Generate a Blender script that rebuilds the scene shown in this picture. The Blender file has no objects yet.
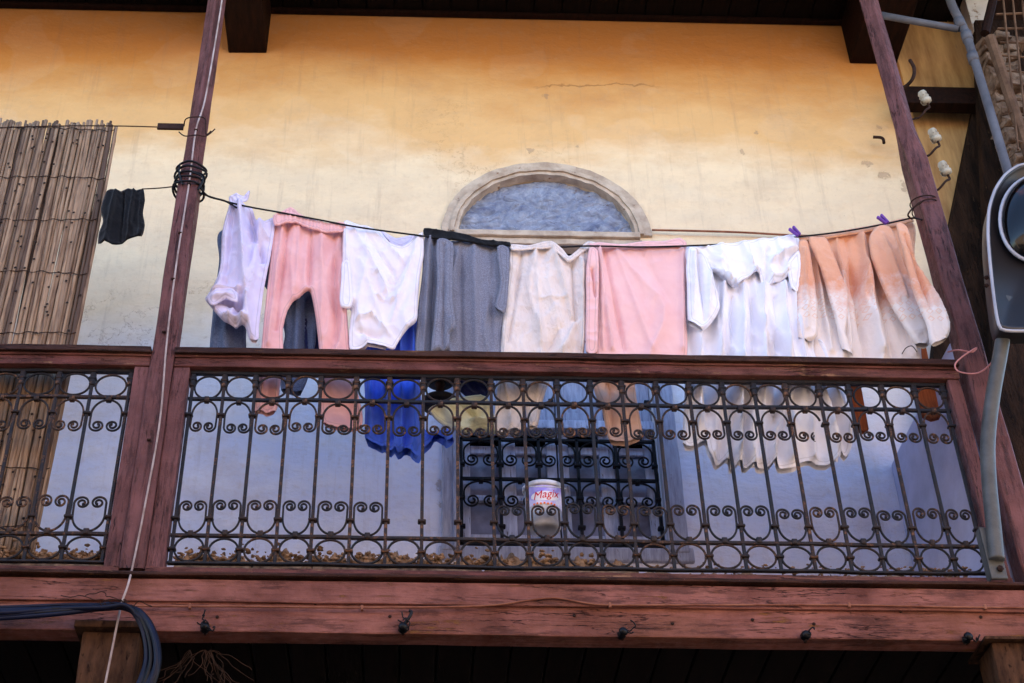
import bpy, bmesh, math, random
import numpy as np
from mathutils import Vector, Matrix, noise
from mathutils.geometry import delaunay_2d_cdt
random.seed(7)
R = math.radians
SC = bpy.context.scene
COL = SC.collection

# ------------------------------------------------------------------ camera
F, CX, CY = 1500.0, 445.84, 341.5
CAMPOS = Vector((0, -5.0, 1.6))
_Z = Vector((447 - CX, -1600 - CY, F)).normalized()
_X = Vector((73500 - CX, 1544 - CY, F)).normalized()
_Y = _Z.cross(_X).normalized()
_X = _Y.cross(_Z).normalized()
def ray(px, py):
    v = Vector((px - CX, py - CY, F))
    return Vector((v.dot(_X), v.dot(_Y), v.dot(_Z)))
def P(px, py, Y):
    """point of the photograph seen at depth plane Y"""
    d = ray(px, py)
    return CAMPOS + d * ((Y - CAMPOS.y) / d.y)
cd = bpy.data.cameras.new('camera'); cam = bpy.data.objects.new('camera', cd); COL.objects.link(cam)
m = Matrix(((_X.x, -_X.y, -_X.z, CAMPOS.x), (_Y.x, -_Y.y, -_Y.z, CAMPOS.y), (_Z.x, -_Z.y, -_Z.z, CAMPOS.z), (0, 0, 0, 1)))
cam.matrix_world = m
cd.sensor_width = 36; cd.lens = F / 1024 * 36; cd.shift_x = (512 - CX) / 1024; cd.shift_y = 0
cd.clip_start = .05; cd.clip_end = 500
SC.camera = cam

# ------------------------------------------------------------------ light
SUN_EL, SUN_AZ = R(38), R(14)
w = bpy.data.worlds.new('World'); SC.world = w; w.use_nodes = True
nt = w.node_tree; bg = nt.nodes['Background']
sk = nt.nodes.new('ShaderNodeTexSky'); sk.sky_type = 'NISHITA'; sk.sun_disc = False
sk.sun_elevation = SUN_EL; sk.sun_rotation = SUN_AZ; sk.dust_density = .6; sk.ozone_density = 3.5
nt.links.new(sk.outputs[0], bg.inputs[0]); bg.inputs[1].default_value = 0.15
sl = bpy.data.lights.new('sun', 'SUN'); sun = bpy.data.objects.new('sun', sl); COL.objects.link(sun)
sl.energy = 3.0; sl.angle = R(.5); sl.color = (1, .95, .87)
sd = Vector((math.sin(SUN_AZ) * math.cos(SUN_EL), math.cos(SUN_AZ) * math.cos(SUN_EL), math.sin(SUN_EL)))
sun.rotation_euler = sd.to_track_quat('Z', 'Y').to_euler()
sun.location = (0, 10, 20)
SC.view_settings.view_transform = 'Standard'; SC.view_settings.look = 'None'
SC.view_settings.exposure = 2.25; SC.view_settings.gamma = 1

# ------------------------------------------------------------------ materials
def lin(c):
    return tuple(((x / 255) / 12.92 if x / 255 <= .04045 else ((x / 255 + .055) / 1.055) ** 2.4) for x in c) + (1,)
class NT:
    def __init__(s, name):
        s.m = bpy.data.materials.new(name); s.m.use_nodes = True
        s.t = s.m.node_tree; s.b = s.t.nodes['Principled BSDF']
        s.co = s.t.nodes.new('ShaderNodeTexCoord').outputs['Object']
    def n(s, kind, **k):
        nd = s.t.nodes.new(kind)
        for a, v in k.items(): setattr(nd, a, v)
        return nd
    def l(s, a, b): s.t.links.new(a, b)
    def val(s, sock, v):
        if hasattr(v, 'is_output') or isinstance(v, bpy.types.NodeSocket): s.l(v, sock)
        else: sock.default_value = v
    def math(s, op, a, b=0.0, c=None, clamp=False):
        nd = s.n('ShaderNodeMath', operation=op, use_clamp=clamp)
        s.val(nd.inputs[0], a); s.val(nd.inputs[1], b)
        if c is not None: s.val(nd.inputs[2], c)
        return nd.outputs[0]
    def mapping(s, scale=(1, 1, 1), loc=(0, 0, 0), rot=(0, 0, 0)):
        nd = s.n('ShaderNodeMapping'); nd.inputs['Scale'].default_value = scale
        nd.inputs['Location'].default_value = loc; nd.inputs['Rotation'].default_value = rot
        s.l(s.co, nd.inputs[0]); return nd.outputs[0]
    def noise(s, scale, detail=5, rough=.55, vec=None, dist=0):
        nd = s.n('ShaderNodeTexNoise'); nd.inputs['Scale'].default_value = scale
        nd.inputs['Detail'].default_value = detail; nd.inputs['Roughness'].default_value = rough
        nd.inputs['Distortion'].default_value = dist
        s.l(vec or s.co, nd.inputs['Vector']); return nd.outputs['Fac']
    def vor(s, scale, feature='DISTANCE_TO_EDGE', vec=None):
        nd = s.n('ShaderNodeTexVoronoi', feature=feature); nd.inputs['Scale'].default_value = scale
        s.l(vec or s.co, nd.inputs['Vector']); return nd.outputs['Distance']
    def ramp(s, fac, a, b):
        nd = s.n('ShaderNodeMapRange'); nd.inputs[1].default_value = a; nd.inputs[2].default_value = b
        s.l(fac, nd.inputs[0]); return nd.outputs[0]
    def mix(s, fac, a, b):
        nd = s.n('ShaderNodeMix', data_type='RGBA')
        s.val(nd.inputs[0], fac); s.val(nd.inputs[6], a); s.val(nd.inputs[7], b); return nd.outputs[2]
    def bump(s, h, strength=.3, dist=.01, prev=None):
        nd = s.n('ShaderNodeBump'); nd.inputs['Strength'].default_value = strength
        nd.inputs['Distance'].default_value = dist; s.l(h, nd.inputs['Height'])
        if prev is not None: s.l(prev, nd.inputs['Normal'])
        return nd.outputs[0]
    def done(s, col, rough=.7, norm=None, metal=0, spec=.4, sheen=0):
        s.val(s.b.inputs['Base Color'], col); s.val(s.b.inputs['Roughness'], rough)
        s.b.inputs['Specular IOR Level'].default_value = spec
        s.val(s.b.inputs['Metallic'], metal)
        if sheen: s.b.inputs['Sheen Weight'].default_value = sheen
        if norm is not None: s.l(norm, s.b.inputs['Normal'])
        return s.m

def rough_mat(name, c1, c2, scale=6, rough=.8, bump=.4, bscale=40, stretch=(1, 1, 1), metal=0, spec=.10,
              chip=None, chipscale=14, chipthr=(.60, .66), bdist=.006):
    t = NT(name); v = t.mapping(stretch)
    col = t.mix(t.ramp(t.noise(scale, 6, .6, v), .35, .68), lin(c1), lin(c2))
    fine = t.noise(bscale, 6, .65, v)
    h = fine
    if chip:
        k = t.ramp(t.noise(chipscale, 6, .7, v), *chipthr)
        col = t.mix(k, col, lin(chip)); h = t.math('SUBTRACT', fine, t.math('MULTIPLY', k, .8))
    return t.done(col, rough, t.bump(h, bump, bdist), metal, spec)

def wood_paint(name, base, dark, chip, grain=(1, 14, 14)):
    """old thick paint on timber; grain = stretch (small = along the board)"""
    t = NT(name); v = t.mapping(grain)
    col = t.mix(t.ramp(t.noise(5, 6, .6), .3, .72), lin(base), lin(dark))
    g = t.noise(5, 8, .7, v)
    col = t.mix(t.math('MULTIPLY', t.ramp(g, .5, .66), .75), col, lin(dark))
    big = t.noise(1.6, 5, .65, t.mapping(tuple(max(1, q * .25) for q in grain)))
    col = t.mix(t.math('MULTIPLY', t.ramp(big, .5, .7), .6), col, lin(tuple((a + b) * .5 for a, b in zip(chip, dark))))
    k = t.ramp(t.math('ADD', t.math('MULTIPLY', g, .55), t.math('MULTIPLY', t.noise(9, 6, .7), .45)), .575, .62)
    col = t.mix(k, col, lin(chip))
    st = t.ramp(t.noise(3.1, 7, .75, t.mapping(tuple(max(1, q * .5) for q in grain), (3, 1, 7))), .52, .6)
    col = t.mix(t.math('MULTIPLY', st, .55), col, lin(tuple(q * .55 for q in dark)))
    gv = t.mapping(tuple(max(.6, q * .8) for q in grain), (5, 5, 2))
    sl_ = t.math('ABSOLUTE', t.math('SUBTRACT', t.noise(2.6, 5, .6, gv), .5))
    sl_ = t.math('MULTIPLY', t.math('SUBTRACT', 1, t.ramp(sl_, .003, .011)), t.ramp(t.noise(2.2, 3, .5), .47, .56))
    col = t.mix(t.math('MULTIPLY', sl_, .85), col, lin((30, 18, 16)))
    sp = t.ramp(t.noise(160, 3, .6), .66, .74)
    col = t.mix(t.math('MULTIPLY', sp, .5), col, lin((165, 112, 110)))
    h = t.math('ADD', t.math('MULTIPLY', g, .7), t.math('MULTIPLY', t.noise(70, 5, .6), .5))
    h = t.math('SUBTRACT', h, t.math('ADD', t.math('MULTIPLY', k, .35), t.math('MULTIPLY', sl_, .8)))
    return t.done(col, t.ramp(t.noise(30, 3), -.1, 1.0), t.bump(h, .7, .010), 0, .12)

def fabric(name, c, c2=None, wrinkle=.25, weave=420, rough=.85, wscale=22, speck=None):
    t = NT(name)
    col = t.mix(t.ramp(t.noise(9, 5, .6), .3, .7), lin(c), lin(c2 or c))
    if speck:
        col = t.mix(t.ramp(t.noise(260, 2, .7), .45, .6), col, lin(speck))
    at = t.n('ShaderNodeAttribute', attribute_name='edge')
    sm = t.math('SUBTRACT', 1, t.ramp(t.math('ABSOLUTE', t.math('SUBTRACT', at.outputs['Fac'], .014)), .0012, .0032))
    col = t.mix(t.math('MULTIPLY', sm, .30), col, lin(tuple(q * .62 for q in c)))
    sm2 = t.math('SUBTRACT', 1, t.ramp(at.outputs['Fac'], .001, .014))
    v = t.mapping((1, 1, .45), rot=(0, R(12), 0))
    h1 = t.noise(wscale, 6, .55, v, .8)
    v2 = t.mapping((1, 1, 1.15))
    h2 = t.noise(weave, 2, .5, v2)
    b = t.bump(h1, wrinkle, .03); b = t.bump(h2, .25, .0012, b); b = t.bump(sm2, .35, .004, b)
    return t.done(col, rough, b, 0, .15, sheen=.15)

M = {}
CREAM, OCHRE = (234, 210, 176), (216, 158, 78)
def plaster_main():
    t = NT('wall_plaster')
    sep = t.n('ShaderNodeSeparateXYZ'); t.l(t.co, sep.inputs[0]); x, z = sep.outputs[0], sep.outputs[2]
    big = t.noise(1.1, 5, .55, t.mapping((.7, 1, 1.6)))
    med = t.noise(5, 6, .6, t.mapping((.8, 1, 1.5)))
    # old ochre limewash plus painted-in warm bounce light up top, with an uneven edge
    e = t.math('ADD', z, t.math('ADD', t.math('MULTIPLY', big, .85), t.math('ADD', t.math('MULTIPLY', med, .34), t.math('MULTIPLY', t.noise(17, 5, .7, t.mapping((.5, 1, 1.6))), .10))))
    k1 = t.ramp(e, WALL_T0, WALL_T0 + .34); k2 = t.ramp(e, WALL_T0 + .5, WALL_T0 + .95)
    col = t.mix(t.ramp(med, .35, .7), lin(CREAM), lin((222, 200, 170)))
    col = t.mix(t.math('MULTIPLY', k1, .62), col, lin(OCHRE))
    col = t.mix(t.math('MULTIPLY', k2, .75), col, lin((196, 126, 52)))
    # a worn pale blue wash on the lower part, with missing skylight painted in
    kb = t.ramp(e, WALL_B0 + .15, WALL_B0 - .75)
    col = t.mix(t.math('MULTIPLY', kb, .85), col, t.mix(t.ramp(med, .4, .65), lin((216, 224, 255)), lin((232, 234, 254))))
    fine = t.noise(24, 6, .6)
    col = t.mix(t.math('MULTIPLY', t.ramp(fine, .55, .8), .35), col, lin((196, 168, 138)))
    # grime, trowel patches and old drips
    gr = t.ramp(t.noise(2.3, 8, .72, t.mapping((1, 1, 1.3), (9, 2, 5))), .50, .74)
    col = t.mix(t.math('MULTIPLY', gr, .38), col, lin((176, 146, 120)))
    dr = t.ramp(t.noise(6, 7, .7, t.mapping((3.2, 1, .22), (1, 0, 8))), .56, .74)
    col = t.mix(t.math('MULTIPLY', dr, .28), col, lin((150, 122, 104)))
    pt = t.ramp(t.noise(1.9, 3, .4, t.mapping(loc=(21, 0, 3))), .585, .60)
    col = t.mix(t.math('MULTIPLY', pt, .05), col, lin((240, 230, 216)))
    sp = t.ramp(t.noise(70, 4, .7), .66, .72)
    col = t.mix(t.math('MULTIPLY', sp, .35), col, lin((140, 112, 92)))
    # long hairline cracks
    d = t.noise(3.2, 6, .7); cr = t.math('ABSOLUTE', t.math('SUBTRACT', d, .5))
    crk = t.math('MULTIPLY', t.math('SUBTRACT', 1, t.ramp(cr, .0008, .0045)), t.ramp(t.noise(.9, 2, .5, t.mapping(loc=(4, 0, 3))), .60, .70))
    # the one long crack near the top, above the lunette
    a0, b0 = P(520, 78, WY), P(672, 92, WY)
    ln = t.math('SUBTRACT', z, t.math('ADD', (a0.z + b0.z) / 2 - 0.005, t.math('MULTIPLY', t.math('SUBTRACT', t.noise(5, 7, .65), .5), .22)))
    win = t.math('SUBTRACT', 1, t.ramp(t.math('ABSOLUTE', t.math('SUBTRACT', x, (a0.x + b0.x) / 2)), .28, .40))
    c2 = t.math('MULTIPLY', t.math('SUBTRACT', 1, t.ramp(t.math('ABSOLUTE', ln), .002, .009)), win)
    crk = t.math('MAXIMUM', crk, c2)
    col = t.mix(t.math('MULTIPLY', crk, .55), col, lin((140, 95, 60)))
    # small broken-out spots
    spots = None
    for (px, py, r) in [(868, 163, .035), (884, 176, .04), (905, 186, .05), (530, 150, .02), (545, 96, .02), (742, 152, .018), (757, 132, .012), (578, 147, .012), (880, 128, .02), (445, 485, .05), (442, 505, .03)]:
        q = P(px, py, WY)
        dx = t.math('SUBTRACT', x, q.x); dz = t.math('SUBTRACT', z, q.z)
        dd = t.math('SQRT', t.math('ADD', t.math('MULTIPLY', dx, dx), t.math('MULTIPLY', dz, dz)))
        dd = t.math('ADD', dd, t.math('MULTIPLY', t.math('SUBTRACT', t.noise(28, 6, .75), .5), .14))
        s_ = t.math('SUBTRACT', 1, t.ramp(dd, r * .62, r * .75))
        spots = s_ if spots is None else t.math('MAXIMUM', spots, s_)
    col = t.mix(t.math('MULTIPLY', spots, .5), col, lin((160, 132, 112)))
    h = t.math('ADD', t.math('MULTIPLY', big, 1.2), t.math('ADD', t.math('MULTIPLY', med, .55), t.math('MULTIPLY', fine, .16)))
    h = t.math('SUBTRACT', h, t.math('MULTIPLY', crk, .09)); h = t.math('SUBTRACT', h, t.math('MULTIPLY', spots, .18))
    b = t.bump(h, .55, .05); b = t.bump(t.noise(130, 4, .6), .22, .003, b)
    return t.done(col, .9, b, 0, .2)

WY = 1.045
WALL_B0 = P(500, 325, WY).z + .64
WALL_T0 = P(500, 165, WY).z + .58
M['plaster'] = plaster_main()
M['plaster_ochre'] = rough_mat('ochre_plaster', (200, 158, 104), (130, 92, 58), 9, .85, .6, 30, (1, 1, .16), chip=(150, 120, 90), chipthr=(.66, .72))
M['plaster_white'] = rough_mat('old_white_plaster', (214, 212, 210), (176, 170, 166), 4, .9, .5, 30, chip=(140, 118, 98))
M['column'] = wood_paint('maroon_paint_upright', (124, 82, 80), (86, 54, 52), (78, 54, 48), (14, 14, 1))
M['rail'] = wood_paint('maroon_paint_along', (122, 74, 70), (74, 44, 40), (150, 112, 86), (1, 14, 14))
M['fascia'] = wood_paint('worn_fascia_paint', (154, 100, 90), (94, 54, 46), (122, 80, 46), (1, 12, 12))
M['lip'] = wood_paint('lip_wood', (74, 46, 38), (46, 28, 24), (104, 74, 54), (1, 14, 14))
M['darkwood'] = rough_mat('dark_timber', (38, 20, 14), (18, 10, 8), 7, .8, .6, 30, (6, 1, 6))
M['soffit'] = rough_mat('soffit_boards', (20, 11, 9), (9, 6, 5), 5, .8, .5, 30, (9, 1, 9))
M['corbel'] = rough_mat('corbel_wood', (84, 58, 42), (44, 28, 20), 6, .85, .8, 26, (5, 5, 1.5), chip=(34, 20, 14))
M['frame'] = rough_mat('lavender_frame_paint', (176, 178, 198), (138, 138, 158), 8, .65, .5, 40, (8, 8, 1), chip=(104, 84, 76), chipthr=(.64, .68))
M['archtrim'] = rough_mat('arch_trim_paint', (200, 182, 164), (158, 138, 122), 12, .8, .6, 50, chip=(134, 96, 72), chipthr=(.62, .68))
M['shutter'] = rough_mat('shutter_paint', (204, 208, 230), (160, 164, 190), 7, .6, .5, 40, (8, 8, 1), chip=(66, 52, 48))
M['panegrey'] = rough_mat('dusty_pane', (142, 144, 170), (66, 62, 78), 5, .3, .1, 30, spec=.5)
M['dark'] = rough_mat('dark_recess', (20, 17, 18), (12, 10, 10), 6, .6, .2)  # near-black stands in for the unlit room and the shadow below the balcony
M['reed'] = rough_mat('reed', (166, 132, 100), (104, 74, 52), 16, .7, .5, 60, (3, 3, .5), chip=(70, 46, 32), chipscale=9, chipthr=(.58, .7))
M['reedwire'] = rough_mat('binding_wire', (70, 52, 42), (44, 32, 28), 20, .7)
M['floor'] = rough_mat('balcony_floor', (150, 134, 120), (116, 102, 90), 6, .9)
M['side'] = rough_mat('lavender_plaster', (192, 194, 226), (166, 166, 196), 4, .9, .5, 30)
M['stone'] = rough_mat('rubble_stone', (150, 128, 112), (78, 58, 46), 14, .9, 1, 30, bdist=.02)
M['crumb'] = rough_mat('crumbs', (170, 138, 110), (84, 62, 48), 26, .9, .8, 60)
M['roughdark'] = rough_mat('rough_dark_brown', (64, 44, 32), (26, 18, 14), 4, .9, 1.2, 18, (5, 5, 1), chip=(92, 66, 46), bdist=.03)
M['pvc'] = rough_mat('grey_pipe', (98, 99, 108), (74, 75, 84), 8, .5, .15, 60)
M['lattice'] = rough_mat('lattice_wood', (112, 86, 68), (64, 46, 36), 9, .8, .6, 40)
M['ceramic'] = rough_mat('ceramic', (190, 184, 168), (140, 130, 112), 20, .35, .2, 60, chip=(90, 74, 58))
M['rustiron'] = rough_mat('rusty_hook', (62, 42, 34), (36, 26, 24), 20, .7, .6, 60)
M['cableblue'] = rough_mat('blue_black_cable', (18, 24, 50), (10, 12, 24), 6, .4, .15, 60, spec=.22)
M['cableblack'] = rough_mat('black_cable', (16, 16, 22), (10, 10, 13), 6, .4, .15, 60, spec=.22)
M['cablegrey'] = rough_mat('grey_cable', (188, 172, 168), (140, 118, 110), 16, .6, .2, 60)
M['cablebrown'] = rough_mat('painted_cable', (150, 100, 80), (112, 66, 52), 12, .7, .2, 60)
M['pinkwire'] = rough_mat('pink_wire', (206, 140, 136), (160, 104, 100), 12, .6, .1)
M['root'] = rough_mat('dry_root', (70, 50, 38), (40, 28, 22), 12, .9, .1)
M['galv'] = rough_mat('galvanised_steel', (84, 84, 82), (56, 56, 54), 9, .5, .4, 40, metal=0, spec=.5, chip=(112, 82, 62), chipthr=(.66, .7))
M['lampshell'] = rough_mat('lamp_shell', (176, 178, 188), (140, 142, 152), 3, .35, .05, 40, spec=.5)
M['lampbody'] = rough_mat('lamp_body', (40, 36, 37), (26, 23, 24), 3, .4, .1, 40, spec=.5)
M['wood_orange'] = rough_mat('orange_brown_wood', (170, 92, 50), (120, 58, 32), 7, .7, .5, 40, (8, 8, 1))
M['opp'] = rough_mat('sunlit_ochre_wall', (204, 176, 148), (188, 156, 128), 1, .9, .3, 20)
M['ground'] = rough_mat('paving', (112, 104, 98), (84, 78, 72), 2, .9, .4, 20)

def iron():
    t = NT('wrought_iron')
    rnd = t.math('MULTIPLY', t.n('ShaderNodeObjectInfo').outputs['Random'], .18)
    n1 = t.math('ADD', t.noise(14, 6, .65), t.math('SUBTRACT', rnd, .09)); n2 = t.math('ADD', t.noise(60, 5, .7), t.math('SUBTRACT', rnd, .07))
    col = t.mix(t.ramp(n1, .42, .62), lin((17, 16, 23)), lin((44, 30, 24)))
    col = t.mix(t.ramp(n2, .6, .72), col, lin((116, 80, 56)))
    return t.done(col, t.ramp(n2, -.1, 1.0), t.bump(t.noise(150, 5, .7), .7, .003), 0, .28)
M['iron'] = iron()
def iron2():
    t = NT('black_iron')
    return t.done(t.mix(t.ramp(t.noise(20, 5), .4, .7), lin((14, 14, 19)), lin((28, 25, 28))), .6, t.bump(t.noise(120, 4), .5, .002), 0, .2)
M['iron2'] = iron2()
def film():
    t = NT('crinkled_plastic')
    n = t.noise(9, 6, .7, None, 1.2)
    col = t.mix(t.ramp(n, .35, .7), lin((182, 190, 212)), lin((112, 122, 156)))
    col = t.mix(t.ramp(t.noise(30, 5, .7), .62, .7), col, lin((120, 104, 100)))
    return t.done(col, .26, t.bump(t.noise(26, 7, .75, None, 2.0), 1.0, .02), 0, .6)
M['film'] = film()
def glass_mat():
    t = NT('lamp_glass')
    return t.done(t.mix(t.ramp(t.noise(5, 3), .62, .72), lin((12, 9, 8)), lin((80, 40, 18))), .12, None, 0, .35)  # amber patch is an orange reflection painted into the lens colour
M['lglass'] = glass_mat()

M['f_lav'] = fabric('lavender_white_cotton', (226, 218, 240), (212, 202, 230))
M['f_white'] = fabric('white_cotton', (242, 236, 244), (234, 228, 238), wrinkle=.15)
M['f_pure'] = fabric('bright_white_cotton', (244, 243, 250), (236, 236, 246), wrinkle=.12)
M['f_pink'] = fabric('pink_jersey', (240, 188, 186), (228, 170, 170), .10)
M['f_pink2'] = fabric('rose_pink_cotton', (244, 200, 198), (236, 186, 186), .12)
M['f_grey'] = fabric('grey_marl', (118, 120, 136), (104, 106, 122), .12, speck=(140, 142, 158))
M['f_black'] = fabric('black_cloth', (16, 16, 21), (11, 11, 15), .3)
M['f_cream'] = fabric('cream_linen', (238, 226, 220), (226, 212, 206), .5, wscale=34)
M['f_peach'] = fabric('peach_linen', (220, 184, 164), (206, 166, 148), .3)
M['f_slate'] = fabric('slate_denim', (84, 98, 128), (66, 78, 106), .2, speck=(104, 116, 144))
M['f_navy'] = fabric('navy_cloth', (30, 36, 84), (22, 26, 60), .3)
M['f_blue'] = fabric('royal_blue_cloth', (78, 116, 228), (60, 96, 212), .2)
M['f_yellow'] = fabric('pale_yellow_cloth', (224, 222, 186), (206, 204, 170), .6, wscale=14)
def robe():
    t = NT('dip_dyed_towelling')
    sep = t.n('ShaderNodeSeparateXYZ'); t.l(t.co, sep.inputs[0]); x, z = sep.outputs[0], sep.outputs[2]
    e = t.math('ADD', z, t.math('MULTIPLY', t.math('SUBTRACT', t.noise(10, 5, .7), .5), .5))
    k = t.ramp(e, ROBE_Z - .05, ROBE_Z + .12)
    kk = t.ramp(e, ROBE_Z - .05, ROBE_Z + .42)
    col = t.mix(t.math('MULTIPLY', k, .8), lin((242, 230, 224)), t.mix(kk, lin((222, 130, 74)), lin((236, 164, 116))))
    # woven diamonds in a band where the dye ends
    S = 26.0
    fx = t.math('ABSOLUTE', t.math('SUBTRACT', t.math('FRACT', t.math('MULTIPLY', x, S)), .5))
    fz = t.math('ABSOLUTE', t.math('SUBTRACT', t.math('FRACT', t.math('MULTIPLY', z, S)), .5))
    dm = t.math('ADD', fx, fz)
    ring = t.math('SUBTRACT', 1, t.ramp(t.math('ABSOLUTE', t.math('SUBTRACT', dm, .34)), .05, .09))
    band = t.math('SUBTRACT', 1, t.ramp(t.math('ABSOLUTE', t.math('SUBTRACT', z, ROBE_Z - .03)), .075, .09))
    rb = t.math('MULTIPLY', ring, band)
    col = t.mix(t.math('MULTIPLY', rb, .35), col, lin((246, 214, 190)))
    col = t.mix(t.math('MULTIPLY', t.math('MULTIPLY', rb, t.math('SUBTRACT', 1, k)), .3), col, lin((226, 160, 118)))
    b = t.bump(t.noise(20, 6, .6, t.mapping((1, 1, .5))), .35, .03); b = t.bump(t.noise(230, 3, .6), .8, .004, b)
    return t.done(col, .95, b, 0, .1, sheen=.3)
ROBE_Z = 0.0   # robe meshes have their origin at the dye edge
M['f_robe'] = robe()

# ------------------------------------------------------------------ object helpers
WL = {}
def link(o, parent=None):
    COL.objects.link(o)
    if parent is not None: o.parent = parent
def thing(name, loc, label, cat, group=None):
    o = bpy.data.objects.new(name, None); o.empty_display_size = .1; link(o)
    o.location = loc; WL[o.name] = Vector(loc); o['label'] = label; o['category'] = cat
    if group: o['group'] = group
    return o
def obj(name, bm, mat, parent=None, smooth=False, origin=None):
    """bm holds world coordinates; the object gets a real origin"""
    me = bpy.data.meshes.new(name)
    if origin is None:
        if parent is not None: origin = WL[parent.name]
        else:
            xs = [v.co for v in bm.verts]
            origin = Vector(((min(v.x for v in xs) + max(v.x for v in xs)) / 2, (min(v.y for v in xs) + max(v.y for v in xs)) / 2, min(v.z for v in xs)))
    origin = Vector(origin)
    bmesh.ops.translate(bm, verts=bm.verts, vec=-origin)
    bm.to_mesh(me); bm.free()
    if smooth:
        for p in me.polygons: p.use_smooth = True
    me.materials.append(M[mat] if isinstance(mat, str) else mat)
    o = bpy.data.objects.new(name, me); link(o, parent)
    o.location = origin - (WL[parent.name] if parent is not None else Vector())
    WL[o.name] = origin
    return o
def tag(o, label, cat, group=None):
    o['label'] = label; o['category'] = cat
    if group: o['group'] = group
    return o
def struct(o, kind='structure'):
    o['kind'] = kind; return o
def dup(o, parent, wloc):
    c = o.copy(); COL.objects.link(c); c.parent = parent
    c.location = Vector(wloc) - (WL[parent.name] if parent is not None else Vector()); WL[c.name] = Vector(wloc)
    return c

def box(bm, lo, hi, bev=0.0, seg=1):
    lo, hi = Vector(lo), Vector(hi)
    r = bmesh.ops.create_cube(bm, size=1)
    vs = r['verts']
    bmesh.ops.scale(bm, vec=hi - lo, verts=vs); bmesh.ops.translate(bm, vec=(lo + hi) / 2, verts=vs)
    if bev:
        es = list({e for v in vs for e in v.link_edges})
        bmesh.ops.bevel(bm, geom=es, offset=bev, segments=seg, affect='EDGES', profile=.6)
def BM(): return bmesh.new()
def tube(bm, pts, r, n=7, closed=False, caps=True):
    pts = [Vector(p) for p in pts]; N = len(pts)
    rr = r if isinstance(r, (list, tuple)) else [r] * N
    rings = []; up = None
    for i, p in enumerate(pts):
        if closed: t = pts[(i + 1) % N] - pts[i - 1]
        else: t = pts[min(i + 1, N - 1)] - pts[max(i - 1, 0)]
        t.normalize()
        if up is None:
            up = Vector((0, 1, 0)) if abs(t.y) < .8 else Vector((1, 0, 0))
        a = (up - t * up.dot(t)).normalized(); b = t.cross(a); up = a
        rings.append([bm.verts.new(p + (a * math.cos(k * 2 * math.pi / n) + b * math.sin(k * 2 * math.pi / n)) * rr[i]) for k in range(n)])
    for i in range(N if closed else N - 1):
        A, B = rings[i], rings[(i + 1) % N]
        for k in range(n): bm.faces.new((A[k], A[(k + 1) % n], B[(k + 1) % n], B[k]))
    if caps and not closed:
        bm.faces.new(rings[0][::-1]); bm.faces.new(rings[-1])
def spline(pts, k=8):
    pts = [Vector(p) for p in pts]; out = []
    for i in range(len(pts) - 1):
        p0 = pts[max(i - 1, 0)]; p1 = pts[i]; p2 = pts[i + 1]; p3 = pts[min(i + 2, len(pts) - 1)]
        for j in range(k):
            t = j / k
            out.append(.5 * ((2 * p1) + (p2 - p0) * t + (2 * p0 - 5 * p1 + 4 * p2 - p3) * t * t + (3 * p1 - p0 - 3 * p2 + p3) * t ** 3))
    out.append(pts[-1]); return out
def lathe(bm, prof, center, axis=(0, 0, 1), n=24, cap=True):
    ax = Vector(axis).normalized(); a = ax.orthogonal().normalized(); b = ax.cross(a); c = Vector(center); rings = []
    for (r, h) in prof:
        rings.append([bm.verts.new(c + ax * h + (a * math.cos(k * 2 * math.pi / n) + b * math.sin(k * 2 * math.pi / n)) * max(r, 1e-4)) for k in range(n)])
    for A, B in zip(rings, rings[1:]):
        for k in range(n): bm.faces.new((A[k], A[(k + 1) % n], B[(k + 1) % n], B[k]))
    if cap: bm.faces.new(rings[0][::-1]); bm.faces.new(rings[-1])
def prism(bm, pts, y0, y1):
    """polygon of (x,z) extruded in y"""
    f = [bm.verts.new((x, y0, z)) for x, z in pts]; b = [bm.verts.new((x, y1, z)) for x, z in pts]
    n = len(pts); bm.faces.new(f); bm.faces.new(b[::-1])
    for i in range(n): bm.faces.new((f[i], b[i], b[(i + 1) % n], f[(i + 1) % n]))
    bmesh.ops.recalc_face_normals(bm, faces=bm.faces)
def jitter(bm, amp, freq=6, seed=0):
    for v in bm.verts:
        v.co += noise.noise_vector(v.co * freq + Vector((seed, seed, 0))) * amp
def zpx(y, Y=0.0, x=500): return P(x, y, Y).z
def xpx(x, y, Y=0.0): return P(x, y, Y).x

# ------------------------------------------------------------------ ground, street, opposite house
bm = BM(); box(bm, (-60, -60, -.2), (60, 60, 0)); struct(obj('ground', bm, 'ground'))
OPY = -7.0; OPH = 7.4
t = thing('opposite_house', (0, OPY - 2, 0), 'sunlit ochre plastered house across the alley', 'house')
bm = BM(); box(bm, (-14, OPY - 4, 0), (14, OPY, OPH)); obj('wall', bm, 'opp', t)
bm = BM(); box(bm, (-14.2, OPY - 4.2, OPH), (14.2, OPY + .15, OPH + .2)); obj('roof', bm, 'plaster_white', t)
for wx in (-6, 0, 6):
    bm = BM(); box(bm, (wx - .5, OPY + .0, 5), (wx + .5, OPY + .04, 6.6)); obj('window', bm, 'shutter', t)

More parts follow.
